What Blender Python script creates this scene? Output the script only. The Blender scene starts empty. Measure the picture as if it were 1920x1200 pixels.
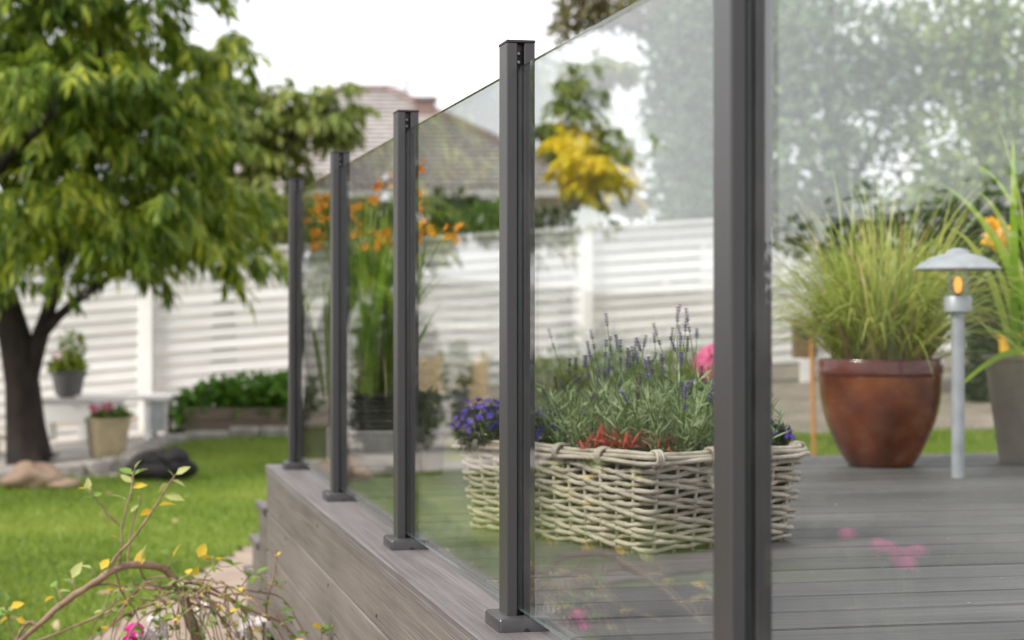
import bpy, math, random
import numpy as np

# ------------------------------------------------------------------ camera, sky, sun, exposure
SC = bpy.context.scene
COL = SC.collection
YAW = math.radians(12.3)
SN, CS = math.sin(YAW), math.cos(YAW)
EYE = 1.2
CX, CY = -0.746, 0.0
FPX = 3715.0                                   # focal length in photo pixels (1920 wide)

cam_data = bpy.data.cameras.new("camera")
cam = bpy.data.objects.new("camera", cam_data)
COL.objects.link(cam)
cam.location = (CX, CY, EYE)
cam.rotation_euler = (math.radians(90), 0, -YAW)
cam_data.sensor_width = 36.0
cam_data.lens = FPX / 1920 * 36
cam_data.shift_y = -13 / 1920
cam_data.clip_start = 0.05
cam_data.clip_end = 2000
cam_data.dof.use_dof = True
cam_data.dof.focus_distance = 3.52
cam_data.dof.aperture_fstop = 4.8
SC.camera = cam

world = bpy.data.worlds.new("World")
SC.world = world
world.use_nodes = True
wt = world.node_tree
wt.nodes.clear()
wo = wt.nodes.new("ShaderNodeOutputWorld")
wb = wt.nodes.new("ShaderNodeBackground")
ws = wt.nodes.new("ShaderNodeTexSky")
ws.sky_type = 'NISHITA'
ws.sun_disc = False
SUN_EL, SUN_AZ = math.radians(42), math.radians(254)   # azimuth clockwise from +Y
ws.sun_elevation = SUN_EL
ws.sun_rotation = SUN_AZ
wm = wt.nodes.new("ShaderNodeMix"); wm.data_type = 'RGBA'
wn = wt.nodes.new("ShaderNodeTexNoise"); wn.inputs['Scale'].default_value = 1.6; wn.inputs['Detail'].default_value = 5
wr = wt.nodes.new("ShaderNodeMapRange")
wr.inputs['From Min'].default_value = 0.3; wr.inputs['From Max'].default_value = 0.65
wr.inputs['To Min'].default_value = 0.78; wr.inputs['To Max'].default_value = 0.97
wtc = wt.nodes.new("ShaderNodeTexCoord")
wt.links.new(wtc.outputs['Generated'], wn.inputs['Vector'])
wt.links.new(wn.outputs['Fac'], wr.inputs['Value'])
wt.links.new(wr.outputs['Result'], wm.inputs[0])
wt.links.new(ws.outputs[0], wm.inputs[6])
wm.inputs[7].default_value = (8.7, 8.7, 8.95, 1)      # the bright overcast layer
wt.links.new(wm.outputs[2], wb.inputs['Color'])
wb.inputs['Strength'].default_value = 0.1
wt.links.new(wb.outputs[0], wo.inputs[0])

sun_d = bpy.data.lights.new("sun", 'SUN')
sun_d.energy = 2.8
sun_d.angle = math.radians(14)
sun_d.color = (1.0, 0.95, 0.87)
sun = bpy.data.objects.new("sun", sun_d)
COL.objects.link(sun)
sun.rotation_euler = (math.pi / 2 - SUN_EL, 0, math.pi - SUN_AZ)

SC.view_settings.view_transform = 'Standard'
SC.view_settings.look = 'None'
SC.view_settings.gamma = 1.0
SC.view_settings.use_curve_mapping = False
SC.view_settings.exposure = 0.8
SC.render.engine = 'CYCLES'
SC.cycles.use_denoising = True
SC.cycles.filter_width = 1.2
SC.cycles.max_bounces = 8
SC.cycles.transparent_max_bounces = 24
SC.cycles.caustics_reflective = False
SC.cycles.caustics_refractive = False

rnd = random.Random(7)
rng = np.random.default_rng(11)


# ------------------------------------------------------------------ places
def to_cam(x, y):
    dx, dy = x - CX, y - CY
    zc = dx * SN + dy * CS
    xc = dx * CS - dy * SN
    return xc, zc


def W(px, py, zc):
    """world point seen at photo pixel (px, py) at distance zc"""
    xc = (px - 960) / FPX * zc
    return (CX + zc * SN + xc * CS, CY + zc * CS - xc * SN, EYE - (py - 587) / FPX * zc)


def fence_z(px):
    return 19.0 + (px - 275) / 825.0


def sstep(t):
    t = np.clip(t, 0, 1)
    return t * t * (3 - 2 * t)


def gh(x, y):
    """height of the terrain"""
    dx, dy = np.asarray(x) - CX, np.asarray(y) - CY
    zc = dx * SN + dy * CS
    xc = dx * CS - dy * SN
    zs = np.maximum(zc, 4.0)
    px = np.clip(960 + FPX * xc / zs, -1500, 3000)
    fz = 19.0 + (px - 275) / 825.0
    rise = np.clip(0.10 + 0.27 * (px - 275) / 825.0, 0.0, 0.9)
    return rise * sstep((zs - 12) / (fz - 12)) + 0.04 * np.clip(zs - fz, 0, 60)


def G(px, zc, dz=0.0):
    p = W(px, 587, zc)
    return (p[0], p[1], float(gh(p[0], p[1])) + dz)


# ------------------------------------------------------------------ materials
def new_mat(name):
    m = bpy.data.materials.new(name)
    m.use_nodes = True
    nt = m.node_tree
    nt.nodes.clear()
    out = nt.nodes.new("ShaderNodeOutputMaterial")
    return m, nt, out


def ramp(nt, stops):
    r = nt.nodes.new("ShaderNodeValToRGB")
    e = r.color_ramp.elements
    while len(e) < len(stops):
        e.new(0.5)
    for i, (p, c) in enumerate(stops):
        e[i].position = p
        e[i].color = (c[0], c[1], c[2], 1)
    return r


def mat(name, stops, rough=0.6, scale=8.0, stretch=(1, 1, 1), bump=0.0, bump_scale=60.0, metal=0.0, spec=0.4,
        detail=6.0, coat=0.0, per_object=False, rough_var=0.0):
    """surface with a noise driven colour range, fine relief and worn gloss"""
    if not isinstance(stops[0], (tuple, list)):
        c = stops
        stops = [(0.25, [v * 0.82 for v in c]), (0.75, [v * 1.15 for v in c])]
    m, nt, out = new_mat(name)
    b = nt.nodes.new("ShaderNodeBsdfPrincipled")
    tc = nt.nodes.new("ShaderNodeTexCoord")
    mp = nt.nodes.new("ShaderNodeMapping")
    mp.inputs['Scale'].default_value = stretch
    nt.links.new(tc.outputs['Object'], mp.inputs['Vector'])
    vec = mp.outputs[0]
    oi = nt.nodes.new("ShaderNodeObjectInfo")
    if per_object:
        ad = nt.nodes.new("ShaderNodeVectorMath"); ad.operation = 'ADD'
        mu = nt.nodes.new("ShaderNodeMath"); mu.operation = 'MULTIPLY'; mu.inputs[1].default_value = 97.0
        nt.links.new(oi.outputs['Random'], mu.inputs[0])
        nt.links.new(vec, ad.inputs[0]); nt.links.new(mu.outputs[0], ad.inputs[1])
        vec = ad.outputs[0]
    n = nt.nodes.new("ShaderNodeTexNoise")
    n.inputs['Scale'].default_value = scale
    n.inputs['Detail'].default_value = detail
    nt.links.new(vec, n.inputs['Vector'])
    r = ramp(nt, stops)
    nt.links.new(n.outputs['Fac'], r.inputs[0])
    col = r.outputs[0]
    if per_object:
        hs = nt.nodes.new("ShaderNodeHueSaturation")
        mr = nt.nodes.new("ShaderNodeMapRange")
        mr.inputs['To Min'].default_value = 0.86; mr.inputs['To Max'].default_value = 1.12
        nt.links.new(oi.outputs['Random'], mr.inputs['Value'])
        nt.links.new(mr.outputs[0], hs.inputs['Value'])
        nt.links.new(col, hs.inputs['Color'])
        col = hs.outputs[0]
    nt.links.new(col, b.inputs['Base Color'])
    b.inputs['Roughness'].default_value = rough
    if rough_var:
        mr2 = nt.nodes.new("ShaderNodeMapRange")
        mr2.inputs['To Min'].default_value = rough - rough_var; mr2.inputs['To Max'].default_value = rough + rough_var
        nt.links.new(n.outputs['Fac'], mr2.inputs['Value'])
        nt.links.new(mr2.outputs[0], b.inputs['Roughness'])
    b.inputs['Metallic'].default_value = metal
    b.inputs['Specular IOR Level'].default_value = spec
    b.inputs['Coat Weight'].default_value = coat
    if bump:
        n2 = nt.nodes.new("ShaderNodeTexNoise")
        n2.inputs['Scale'].default_value = bump_scale
        n2.inputs['Detail'].default_value = 4
        nt.links.new(vec, n2.inputs['Vector'])
        bp = nt.nodes.new("ShaderNodeBump")
        bp.inputs['Strength'].default_value = bump
        bp.inputs['Distance'].default_value = 0.01
        nt.links.new(n2.outputs['Fac'], bp.inputs['Height'])
        nt.links.new(bp.outputs[0], b.inputs['Normal'])
    nt.links.new(b.outputs[0], out.inputs[0])
    return m


def leaf_mat(name, stops, transl=0.35, clump=1.2, rough=0.5, spec=0.35, mixc=0.45):
    """leaves: every leaf its own tint, clumps of older and younger growth, light coming through"""
    m, nt, out = new_mat(name)
    ge = nt.nodes.new("ShaderNodeNewGeometry")
    tc = nt.nodes.new("ShaderNodeTexCoord")
    n = nt.nodes.new("ShaderNodeTexNoise"); n.inputs['Scale'].default_value = clump; n.inputs['Detail'].default_value = 3
    nt.links.new(tc.outputs['Object'], n.inputs['Vector'])
    mr = nt.nodes.new("ShaderNodeMapRange")
    mr.inputs['From Min'].default_value = 0.3; mr.inputs['From Max'].default_value = 0.7
    nt.links.new(n.outputs['Fac'], mr.inputs['Value'])
    mx = nt.nodes.new("ShaderNodeMix"); mx.data_type = 'FLOAT'; mx.inputs[0].default_value = mixc
    nt.links.new(ge.outputs['Random Per Island'], mx.inputs[2]); nt.links.new(mr.outputs[0], mx.inputs[3])
    r = ramp(nt, stops)
    nt.links.new(mx.outputs[0], r.inputs[0])
    b = nt.nodes.new("ShaderNodeBsdfPrincipled")
    b.inputs['Roughness'].default_value = rough
    b.inputs['Specular IOR Level'].default_value = spec
    nt.links.new(r.outputs[0], b.inputs['Base Color'])
    t = nt.nodes.new("ShaderNodeBsdfTranslucent")
    hs = nt.nodes.new("ShaderNodeHueSaturation"); hs.inputs['Value'].default_value = 1.35
    nt.links.new(r.outputs[0], hs.inputs['Color']); nt.links.new(hs.outputs[0], t.inputs['Color'])
    ms = nt.nodes.new("ShaderNodeMixShader"); ms.inputs[0].default_value = transl
    nt.links.new(b.outputs[0], ms.inputs[1]); nt.links.new(t.outputs[0], ms.inputs[2])
    nt.links.new(ms.outputs[0], out.inputs[0])
    return m


def glass_mat(name, tint=(0.975, 0.985, 0.98), rough=0.0, dust=0.0):
    m, nt, out = new_mat(name)
    ge = nt.nodes.new("ShaderNodeNewGeometry")
    ior = nt.nodes.new("ShaderNodeMapRange")
    ior.inputs['To Min'].default_value = 1.5; ior.inputs['To Max'].default_value = 1 / 1.5
    nt.links.new(ge.outputs['Backfacing'], ior.inputs['Value'])
    fr = nt.nodes.new("ShaderNodeFresnel")
    nt.links.new(ior.outputs[0], fr.inputs['IOR'])
    tr = nt.nodes.new("ShaderNodeBsdfTransparent"); tr.inputs[0].default_value = (*tint, 1)
    gl = nt.nodes.new("ShaderNodeBsdfGlossy"); gl.inputs['Roughness'].default_value = rough
    ms = nt.nodes.new("ShaderNodeMixShader")
    nt.links.new(fr.outputs[0], ms.inputs[0])
    nt.links.new(tr.outputs[0], ms.inputs[1]); nt.links.new(gl.outputs[0], ms.inputs[2])
    if dust:
        tc = nt.nodes.new("ShaderNodeTexCoord")
        n1 = nt.nodes.new("ShaderNodeTexNoise"); n1.inputs['Scale'].default_value = 5; n1.inputs['Detail'].default_value = 9; n1.inputs['Roughness'].default_value = .7
        n2 = nt.nodes.new("ShaderNodeTexVoronoi"); n2.inputs['Scale'].default_value = 38
        nt.links.new(tc.outputs['Object'], n1.inputs['Vector']); nt.links.new(tc.outputs['Object'], n2.inputs['Vector'])
        r1 = ramp(nt, [(0.45, (0, 0, 0)), (0.8, (dust, dust, dust))]); nt.links.new(n1.outputs['Fac'], r1.inputs[0])
        r2 = ramp(nt, [(0.03, (.22, .22, .22)), (0.05, (0, 0, 0))]); nt.links.new(n2.outputs['Distance'], r2.inputs[0])
        ad = nt.nodes.new("ShaderNodeMath"); ad.operation = 'ADD'
        nt.links.new(r1.outputs[0], ad.inputs[0]); nt.links.new(r2.outputs[0], ad.inputs[1])
        df = nt.nodes.new("ShaderNodeBsdfDiffuse"); df.inputs[0].default_value = (.6, .58, .55, 1)
        m2 = nt.nodes.new("ShaderNodeMixShader")
        nt.links.new(ad.outputs[0], m2.inputs[0]); nt.links.new(ms.outputs[0], m2.inputs[1]); nt.links.new(df.outputs[0], m2.inputs[2])
        ms = m2
    nt.links.new(ms.outputs[0], out.inputs[0])
    return m


def glow_mat(name, col, strength):
    m, nt, out = new_mat(name)
    e = nt.nodes.new("ShaderNodeEmission")
    e.inputs[0].default_value = (*col, 1); e.inputs[1].default_value = strength
    nt.links.new(e.outputs[0], out.inputs[0])
    return m


def grain_mat(name, stops, axis, rough=0.6, contrast_scale=1.0, bump=0.35, fine=1.0):
    """embossed wood grain running along one axis"""
    m, nt, out = new_mat(name)
    b = nt.nodes.new("ShaderNodeBsdfPrincipled")
    tc = nt.nodes.new("ShaderNodeTexCoord")
    oi = nt.nodes.new("ShaderNodeObjectInfo")
    mu = nt.nodes.new("ShaderNodeMath"); mu.operation = 'MULTIPLY'; mu.inputs[1].default_value = 61.0
    nt.links.new(oi.outputs['Random'], mu.inputs[0])
    ad = nt.nodes.new("ShaderNodeVectorMath"); ad.operation = 'ADD'
    nt.links.new(tc.outputs['Object'], ad.inputs[0]); nt.links.new(mu.outputs[0], ad.inputs[1])
    sc = [42.0, 42.0, 42.0]; sc[axis] = 0.9
    mp = nt.nodes.new("ShaderNodeMapping"); mp.inputs['Scale'].default_value = sc
    nt.links.new(ad.outputs[0], mp.inputs['Vector'])
    n = nt.nodes.new("ShaderNodeTexNoise"); n.inputs['Scale'].default_value = 1.0; n.inputs['Detail'].default_value = 8
    n.inputs['Distortion'].default_value = 1.2
    nt.links.new(mp.outputs[0], n.inputs['Vector'])
    sc2 = [260.0 * fine] * 3; sc2[axis] = 3.0
    mp2 = nt.nodes.new("ShaderNodeMapping"); mp2.inputs['Scale'].default_value = sc2
    nt.links.new(ad.outputs[0], mp2.inputs['Vector'])
    n2 = nt.nodes.new("ShaderNodeTexNoise"); n2.inputs['Scale'].default_value = 1.0; n2.inputs['Detail'].default_value = 4
    n2.inputs['Distortion'].default_value = 0.6
    nt.links.new(mp2.outputs[0], n2.inputs['Vector'])
    n3 = nt.nodes.new("ShaderNodeTexNoise"); n3.inputs['Scale'].default_value = 1.7; n3.inputs['Detail'].default_value = 4
    nt.links.new(ad.outputs[0], n3.inputs['Vector'])
    m1 = nt.nodes.new("ShaderNodeMix"); m1.data_type = 'FLOAT'; m1.inputs[0].default_value = 0.5
    nt.links.new(n.outputs['Fac'], m1.inputs[2]); nt.links.new(n2.outputs['Fac'], m1.inputs[3])
    m2 = nt.nodes.new("ShaderNodeMix"); m2.data_type = 'FLOAT'; m2.inputs[0].default_value = 0.3
    nt.links.new(m1.outputs[0], m2.inputs[2]); nt.links.new(n3.outputs['Fac'], m2.inputs[3])
    r = ramp(nt, stops)
    nt.links.new(m2.outputs[0], r.inputs[0])
    hs = nt.nodes.new("ShaderNodeHueSaturation")
    mr = nt.nodes.new("ShaderNodeMapRange"); mr.inputs['To Min'].default_value = 0.78; mr.inputs['To Max'].default_value = 1.16
    nt.links.new(oi.outputs['Random'], mr.inputs['Value']); nt.links.new(mr.outputs[0], hs.inputs['Value'])
    nt.links.new(r.outputs[0], hs.inputs['Color'])
    nt.links.new(hs.outputs[0], b.inputs['Base Color'])
    b.inputs['Roughness'].default_value = rough
    b.inputs['Specular IOR Level'].default_value = 0.35
    bp = nt.nodes.new("ShaderNodeBump"); bp.inputs['Strength'].default_value = bump; bp.inputs['Distance'].default_value = 0.004
    nt.links.new(m1.outputs[0], bp.inputs['Height'])
    nt.links.new(bp.outputs[0], b.inputs['Normal'])
    nt.links.new(b.outputs[0], out.inputs[0])
    return m


M = {}
M['post'] = mat('anodised dark grey aluminium', [(0.3, (0.042, 0.040, 0.042)), (0.7, (0.054, 0.052, 0.055))], rough=0.34,
                scale=3, stretch=(1, 1, 0.2), bump=0.05, bump_scale=900, metal=0.0, spec=0.45, per_object=False)
M['post_dark'] = mat('dark channel lining', (0.012, 0.011, 0.012), rough=0.55)
M['cap'] = mat('dark plum end cap', (0.03, 0.022, 0.03), rough=0.4)
M['steel'] = mat('bright screw steel', (0.20, 0.19, 0.19), rough=0.4, metal=0.8)
M['glass'] = glass_mat('railing glass', dust=0.03)
M['glass_edge'] = mat('cut glass edge', (0.07, 0.11, 0.10), rough=0.15, spec=0.6)
M['fascia'] = grain_mat('grey brown embossed board', [(0.33, (0.072, 0.061, 0.055)), (0.5, (0.142, 0.124, 0.113)), (0.67, (0.205, 0.183, 0.168))], 1, 0.6, bump=0.9)
M['capboard'] = grain_mat('grey embossed edge board', [(0.33, (0.068, 0.058, 0.058)), (0.5, (0.122, 0.108, 0.108)), (0.67, (0.18, 0.164, 0.163))], 1, 0.5, bump=0.9)
M['deck'] = grain_mat('grey grooved decking', [(0.33, (0.038, 0.037, 0.038)), (0.5, (0.100, 0.097, 0.098)), (0.67, (0.168, 0.162, 0.162))], 0, 0.5, bump=0.9)
M['dark'] = mat('dark under deck', (0.02, 0.018, 0.016), rough=0.9)
M['white'] = mat('white paint', [(0.3, (0.74, 0.725, 0.70)), (0.7, (0.83, 0.82, 0.80))], rough=0.5, scale=3, per_object=True)
M['bark'] = mat('dark cherry bark', [(0.3, (0.012, 0.009, 0.008)), (0.7, (0.036, 0.026, 0.021))], rough=0.85, scale=9, stretch=(1, 1, 0.5), bump=0.8, bump_scale=30)
M['twig'] = mat('reddish brown twig', [(0.3, (0.16, 0.095, 0.06)), (0.7, (0.36, 0.25, 0.165))], rough=0.65, scale=20, bump=0.4, bump_scale=140)
M['stem'] = mat('grey brown stem', [(0.3, (0.09, 0.075, 0.045)), (0.7, (0.24, 0.20, 0.125))], rough=0.75, scale=25, bump=0.5, bump_scale=120)
M['greenstem'] = mat('green stem', (0.10, 0.16, 0.05), rough=0.6)
M['cherry'] = leaf_mat('cherry leaf', [(0.05, (0.03, 0.065, 0.008)), (0.4, (0.085, 0.15, 0.012)), (0.66, (0.24, 0.31, 0.028)), (0.93, (0.48, 0.48, 0.06))], 0.36, 1.6)
M['tree2'] = leaf_mat('pale tree leaf', [(0.05, (0.09, 0.14, 0.025)), (0.5, (0.20, 0.25, 0.055)), (0.95, (0.38, 0.38, 0.11))], 0.42, 0.9)
M['yellow_leaf'] = leaf_mat('yellow autumn leaf', [(0.1, (0.10, 0.13, 0.02)), (0.25, (0.66, 0.55, 0.02)), (0.75, (0.88, 0.72, 0.04))], 0.4, 0.7, mixc=0.6)
M['olive_leaf'] = leaf_mat('olive tree leaf', [(0.05, (0.07, 0.13, 0.03)), (0.5, (0.15, 0.23, 0.05)), (0.95, (0.30, 0.35, 0.09))], 0.35, 0.8)
M['brown_leaf'] = leaf_mat('brown green leaf', [(0.05, (0.10, 0.095, 0.04)), (0.5, (0.18, 0.17, 0.07)), (0.95, (0.30, 0.25, 0.11))], 0.35, 0.8)
M['bluegreen_leaf'] = leaf_mat('blue green leaf', [(0.05, (0.05, 0.10, 0.045)), (0.5, (0.11, 0.185, 0.075)), (0.95, (0.24, 0.32, 0.14))], 0.35, 0.8)
M['hedge_leaf'] = leaf_mat('dark hedge leaf', [(0.05, (0.018, 0.035, 0.012)), (0.5, (0.04, 0.07, 0.02)), (0.95, (0.08, 0.12, 0.03))], 0.25, 1.0)
M['berry_leaf'] = leaf_mat('bright bed leaf', [(0.05, (0.04, 0.10, 0.012)), (0.5, (0.09, 0.20, 0.02)), (0.95, (0.17, 0.31, 0.04))], 0.35, 3)
M['lav_leaf'] = leaf_mat('silver green lavender leaf', [(0.05, (0.18, 0.26, 0.11)), (0.5, (0.36, 0.45, 0.22)), (0.95, (0.56, 0.62, 0.38))], 0.25, 8)
M['lav_flower'] = leaf_mat('lavender floret', [(0.05, (0.07, 0.045, 0.14)), (0.5, (0.16, 0.11, 0.32)), (0.95, (0.32, 0.25, 0.55))], 0.15, 20)
M['lav_old'] = leaf_mat('faded lavender floret', [(0.05, (0.07, 0.045, 0.06)), (0.5, (0.14, 0.095, 0.11)), (0.95, (0.22, 0.17, 0.17))], 0.1, 20)
M['lobelia'] = leaf_mat('violet blue petal', [(0.05, (0.07, 0.025, 0.35)), (0.5, (0.13, 0.05, 0.55)), (0.95, (0.22, 0.10, 0.65))], 0.25, 20)
M['lob_leaf'] = leaf_mat('lobelia leaf', [(0.05, (0.03, 0.045, 0.02)), (0.5, (0.06, 0.09, 0.03)), (0.95, (0.11, 0.14, 0.05))], 0.25, 9)
M['red_tip'] = leaf_mat('red tipped leaf', [(0.05, (0.10, 0.18, 0.05)), (0.3, (0.45, 0.10, 0.07)), (0.95, (0.75, 0.17, 0.14))], 0.25, 18, mixc=0.3)
M['grass_blade'] = leaf_mat('pot grass blade', [(0.04, (0.45, 0.22, 0.10)), (0.14, (0.22, 0.31, 0.07)), (0.5, (0.40, 0.47, 0.11)), (0.8, (0.58, 0.57, 0.17)), (0.97, (0.60, 0.50, 0.22))], 0.4, 3, mixc=0.2)
M['dry_blade'] = leaf_mat('dry straw blade', [(0.05, (0.34, 0.22, 0.12)), (0.5, (0.46, 0.34, 0.19)), (0.95, (0.58, 0.46, 0.27))], 0.3, 3)
M['sword'] = leaf_mat('sword leaf', [(0.05, (0.12, 0.24, 0.02)), (0.5, (0.27, 0.43, 0.035)), (0.95, (0.50, 0.55, 0.10))], 0.5, 3)
M['orange'] = leaf_mat('orange petal', [(0.05, (0.80, 0.20, 0.01)), (0.5, (0.9, 0.36, 0.015)), (0.95, (0.92, 0.52, 0.03))], 0.35, 9)
M['pink'] = leaf_mat('pink petal', [(0.05, (0.60, 0.08, 0.22)), (0.5, (0.72, 0.14, 0.32)), (0.95, (0.80, 0.28, 0.45))], 0.3, 9)
M['magenta'] = leaf_mat('magenta petal', [(0.05, (0.70, 0.03, 0.36)), (0.5, (0.85, 0.06, 0.48)), (0.95, (0.88, 0.16, 0.58))], 0.3, 9)
M['white_petal'] = leaf_mat('white petal', [(0.05, (0.70, 0.64, 0.66)), (0.5, (0.80, 0.76, 0.77)), (0.95, (0.85, 0.84, 0.84))], 0.3, 9)
M['yellow_petal'] = leaf_mat('yellow petal', [(0.05, (0.75, 0.36, 0.02)), (0.5, (0.85, 0.50, 0.04)), (0.95, (0.88, 0.60, 0.10))], 0.35, 9)
M['willow_leaf'] = leaf_mat('willow leaf green', [(0.05, (0.10, 0.20, 0.03)), (0.5, (0.18, 0.30, 0.05)), (0.95, (0.32, 0.40, 0.10))], 0.35, 8)
M['willow_pale'] = leaf_mat('willow leaf pale', [(0.05, (0.33, 0.38, 0.12)), (0.95, (0.48, 0.50, 0.20))], 0.35, 8)
M['willow_yellow'] = leaf_mat('willow leaf yellow', [(0.05, (0.58, 0.40, 0.03)), (0.95, (0.75, 0.55, 0.06))], 0.35, 8)
M['wicker'] = mat('pale willow rod', [(0.25, (0.29, 0.235, 0.175)), (0.5, (0.52, 0.455, 0.37)), (0.8, (0.67, 0.60, 0.51))], rough=0.6, scale=16, bump=0.3, bump_scale=150, per_object=True)
M['wicker_dark'] = mat('dark woven planter', [(0.3, (0.03, 0.025, 0.022)), (0.7, (0.075, 0.065, 0.058))], rough=0.6, scale=30, bump=0.4, bump_scale=80)
M['soil'] = mat('potting soil', (0.025, 0.018, 0.012), rough=0.95, scale=30, bump=1.0, bump_scale=60)
M['rust'] = mat('rust brown glaze', [(0.3, (0.07, 0.016, 0.010)), (0.5, (0.15, 0.036, 0.015)), (0.72, (0.25, 0.075, 0.022))], rough=0.25, scale=6, bump=0.02, bump_scale=30, coat=0.3, rough_var=0.08)
M['rust_rim'] = mat('dark red glaze rim', [(0.3, (0.11, 0.022, 0.02)), (0.7, (0.17, 0.04, 0.032))], rough=0.25, scale=7, coat=0.5)
M['galv'] = mat('galvanised grey metal', [(0.3, (0.34, 0.36, 0.38)), (0.7, (0.46, 0.48, 0.50))], rough=0.42, scale=14, metal=0.45, bump=0.05)
M['bulb'] = glow_mat('warm filament glow', (1.0, 0.33, 0.06), 1.5)
M['amber'] = glass_mat('amber bulb glass', (0.95, 0.72, 0.42))
M['clear'] = glass_mat('lamp glass', (0.97, 0.97, 0.96))
M['taupe'] = mat('taupe fibre planter', (0.40, 0.35, 0.31), rough=0.75, scale=10, bump=0.2, bump_scale=80)
M['zinc'] = mat('grey zinc tub', (0.17, 0.17, 0.18), rough=0.55, scale=12, metal=0.2)
M['shiny'] = mat('polished metal pail', [(0.3, (0.10, 0.10, 0.11)), (0.7, (0.50, 0.50, 0.52))], rough=0.16, scale=9, metal=0.9)
M['stone_table'] = mat('pale grey cast stone', (0.42, 0.39, 0.37), rough=0.8, scale=12, bump=0.3)
M['cream'] = mat('cream clay', (0.42, 0.35, 0.22), rough=0.7, scale=10, bump=0.15)
M['greypot'] = mat('grey clay pot', (0.14, 0.135, 0.135), rough=0.75, scale=10, bump=0.2)
M['pale_wood'] = grain_mat('pale raw timber', [(0.25, (0.62, 0.45, 0.25)), (0.5, (0.74, 0.57, 0.35)), (0.75, (0.80, 0.66, 0.45))], 0, 0.6)
M['bed_wood'] = grain_mat('weathered brown timber', [(0.25, (0.10, 0.075, 0.055)), (0.5, (0.17, 0.13, 0.10)), (0.75, (0.24, 0.19, 0.15))], 0, 0.8)
M['brown_wood'] = grain_mat('brown stained timber', [(0.25, (0.10, 0.06, 0.035)), (0.5, (0.17, 0.11, 0.06)), (0.75, (0.24, 0.16, 0.09))], 2, 0.7)
M['orange_wood'] = mat('orange stake', (0.50, 0.22, 0.07), rough=0.6)
M['yellow'] = mat('yellow paint', (0.72, 0.42, 0.03), rough=0.45, scale=5)
M['black_cloth'] = mat('black bag cloth', (0.014, 0.011, 0.013), rough=0.8, scale=9, bump=0.6, bump_scale=25)
M['black_metal'] = mat('black metal', (0.02, 0.02, 0.022), rough=0.5)
M['sack'] = mat('tan sackcloth', [(0.3, (0.18, 0.12, 0.085)), (0.7, (0.29, 0.205, 0.15))], rough=0.9, scale=8, bump=1.0, bump_scale=14)
M['stone'] = mat('grey edging stone', [(0.3, (0.20, 0.18, 0.165)), (0.7, (0.36, 0.33, 0.30))], rough=0.85, scale=9, bump=0.6, bump_scale=30, per_object=True)
M['roof'] = mat('rose grey roof tile', [(0.25, (0.25, 0.225, 0.215)), (0.75, (0.42, 0.385, 0.37))], rough=0.8, scale=4, bump=0.3, bump_scale=20)
M['ridge'] = mat('brown ridge tile', (0.24, 0.185, 0.17), rough=0.8)
M['render'] = mat('cream wall render', (0.55, 0.51, 0.44), rough=0.85, scale=2)
M['gutter'] = mat('white eaves board', (0.62, 0.60, 0.57), rough=0.5)
M['brick'] = mat('brown chimney cladding', (0.22, 0.15, 0.13), rough=0.8)
M['window'] = mat('dark window glass', (0.03, 0.035, 0.04), rough=0.08, spec=0.8)


def lawn_mat():
    m, nt, out = new_mat('lawn turf')
    b = nt.nodes.new("ShaderNodeBsdfPrincipled")
    tc = nt.nodes.new("ShaderNodeTexCoord")
    n1 = nt.nodes.new("ShaderNodeTexNoise"); n1.inputs['Scale'].default_value = 1.1; n1.inputs['Detail'].default_value = 6
    n2 = nt.nodes.new("ShaderNodeTexNoise"); n2.inputs['Scale'].default_value = 45; n2.inputs['Detail'].default_value = 6
    for n in (n1, n2):
        nt.links.new(tc.outputs['Object'], n.inputs['Vector'])
    mx = nt.nodes.new("ShaderNodeMix"); mx.data_type = 'FLOAT'; mx.inputs[0].default_value = 0.5
    nt.links.new(n1.outputs['Fac'], mx.inputs[2]); nt.links.new(n2.outputs['Fac'], mx.inputs[3])
    r = ramp(nt, [(0.3, (0.09, 0.13, 0.015)), (0.5, (0.16, 0.22, 0.022)), (0.7, (0.25, 0.29, 0.045))])
    nt.links.new(mx.outputs[0], r.inputs[0]); nt.links.new(r.outputs[0], b.inputs['Base Color'])
    b.inputs['Roughness'].default_value = 0.9
    b.inputs['Specular IOR Level'].default_value = 0.15
    bp = nt.nodes.new("ShaderNodeBump"); bp.inputs['Strength'].default_value = 0.8; bp.inputs['Distance'].default_value = 0.03
    nt.links.new(n2.outputs['Fac'], bp.inputs['Height']); nt.links.new(bp.outputs[0], b.inputs['Normal'])
    nt.links.new(b.outputs[0], out.inputs[0])
    return m


M['lawn'] = lawn_mat()
M['lawn_blade'] = leaf_mat('lawn blade', [(0.05, (0.09, 0.14, 0.015)), (0.5, (0.15, 0.235, 0.028)), (0.95, (0.29, 0.34, 0.06))], 0.35, 0.6, mixc=0.68)
M['earth'] = mat('bare garden ground', [(0.3, (0.17, 0.145, 0.11)), (0.7, (0.29, 0.25, 0.20))], rough=0.95, scale=3, bump=0.6, bump_scale=30, detail=9)
M['sand'] = mat('sandy path', [(0.3, (0.25, 0.19, 0.145)), (0.7, (0.36, 0.285, 0.225))], rough=0.95, scale=5, bump=0.5, bump_scale=60, detail=9)
M['patio'] = mat('pale paving grit', [(0.3, (0.36, 0.33, 0.30)), (0.7, (0.52, 0.48, 0.44))], rough=0.9, scale=4, bump=0.5, bump_scale=50, detail=9)


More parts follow.
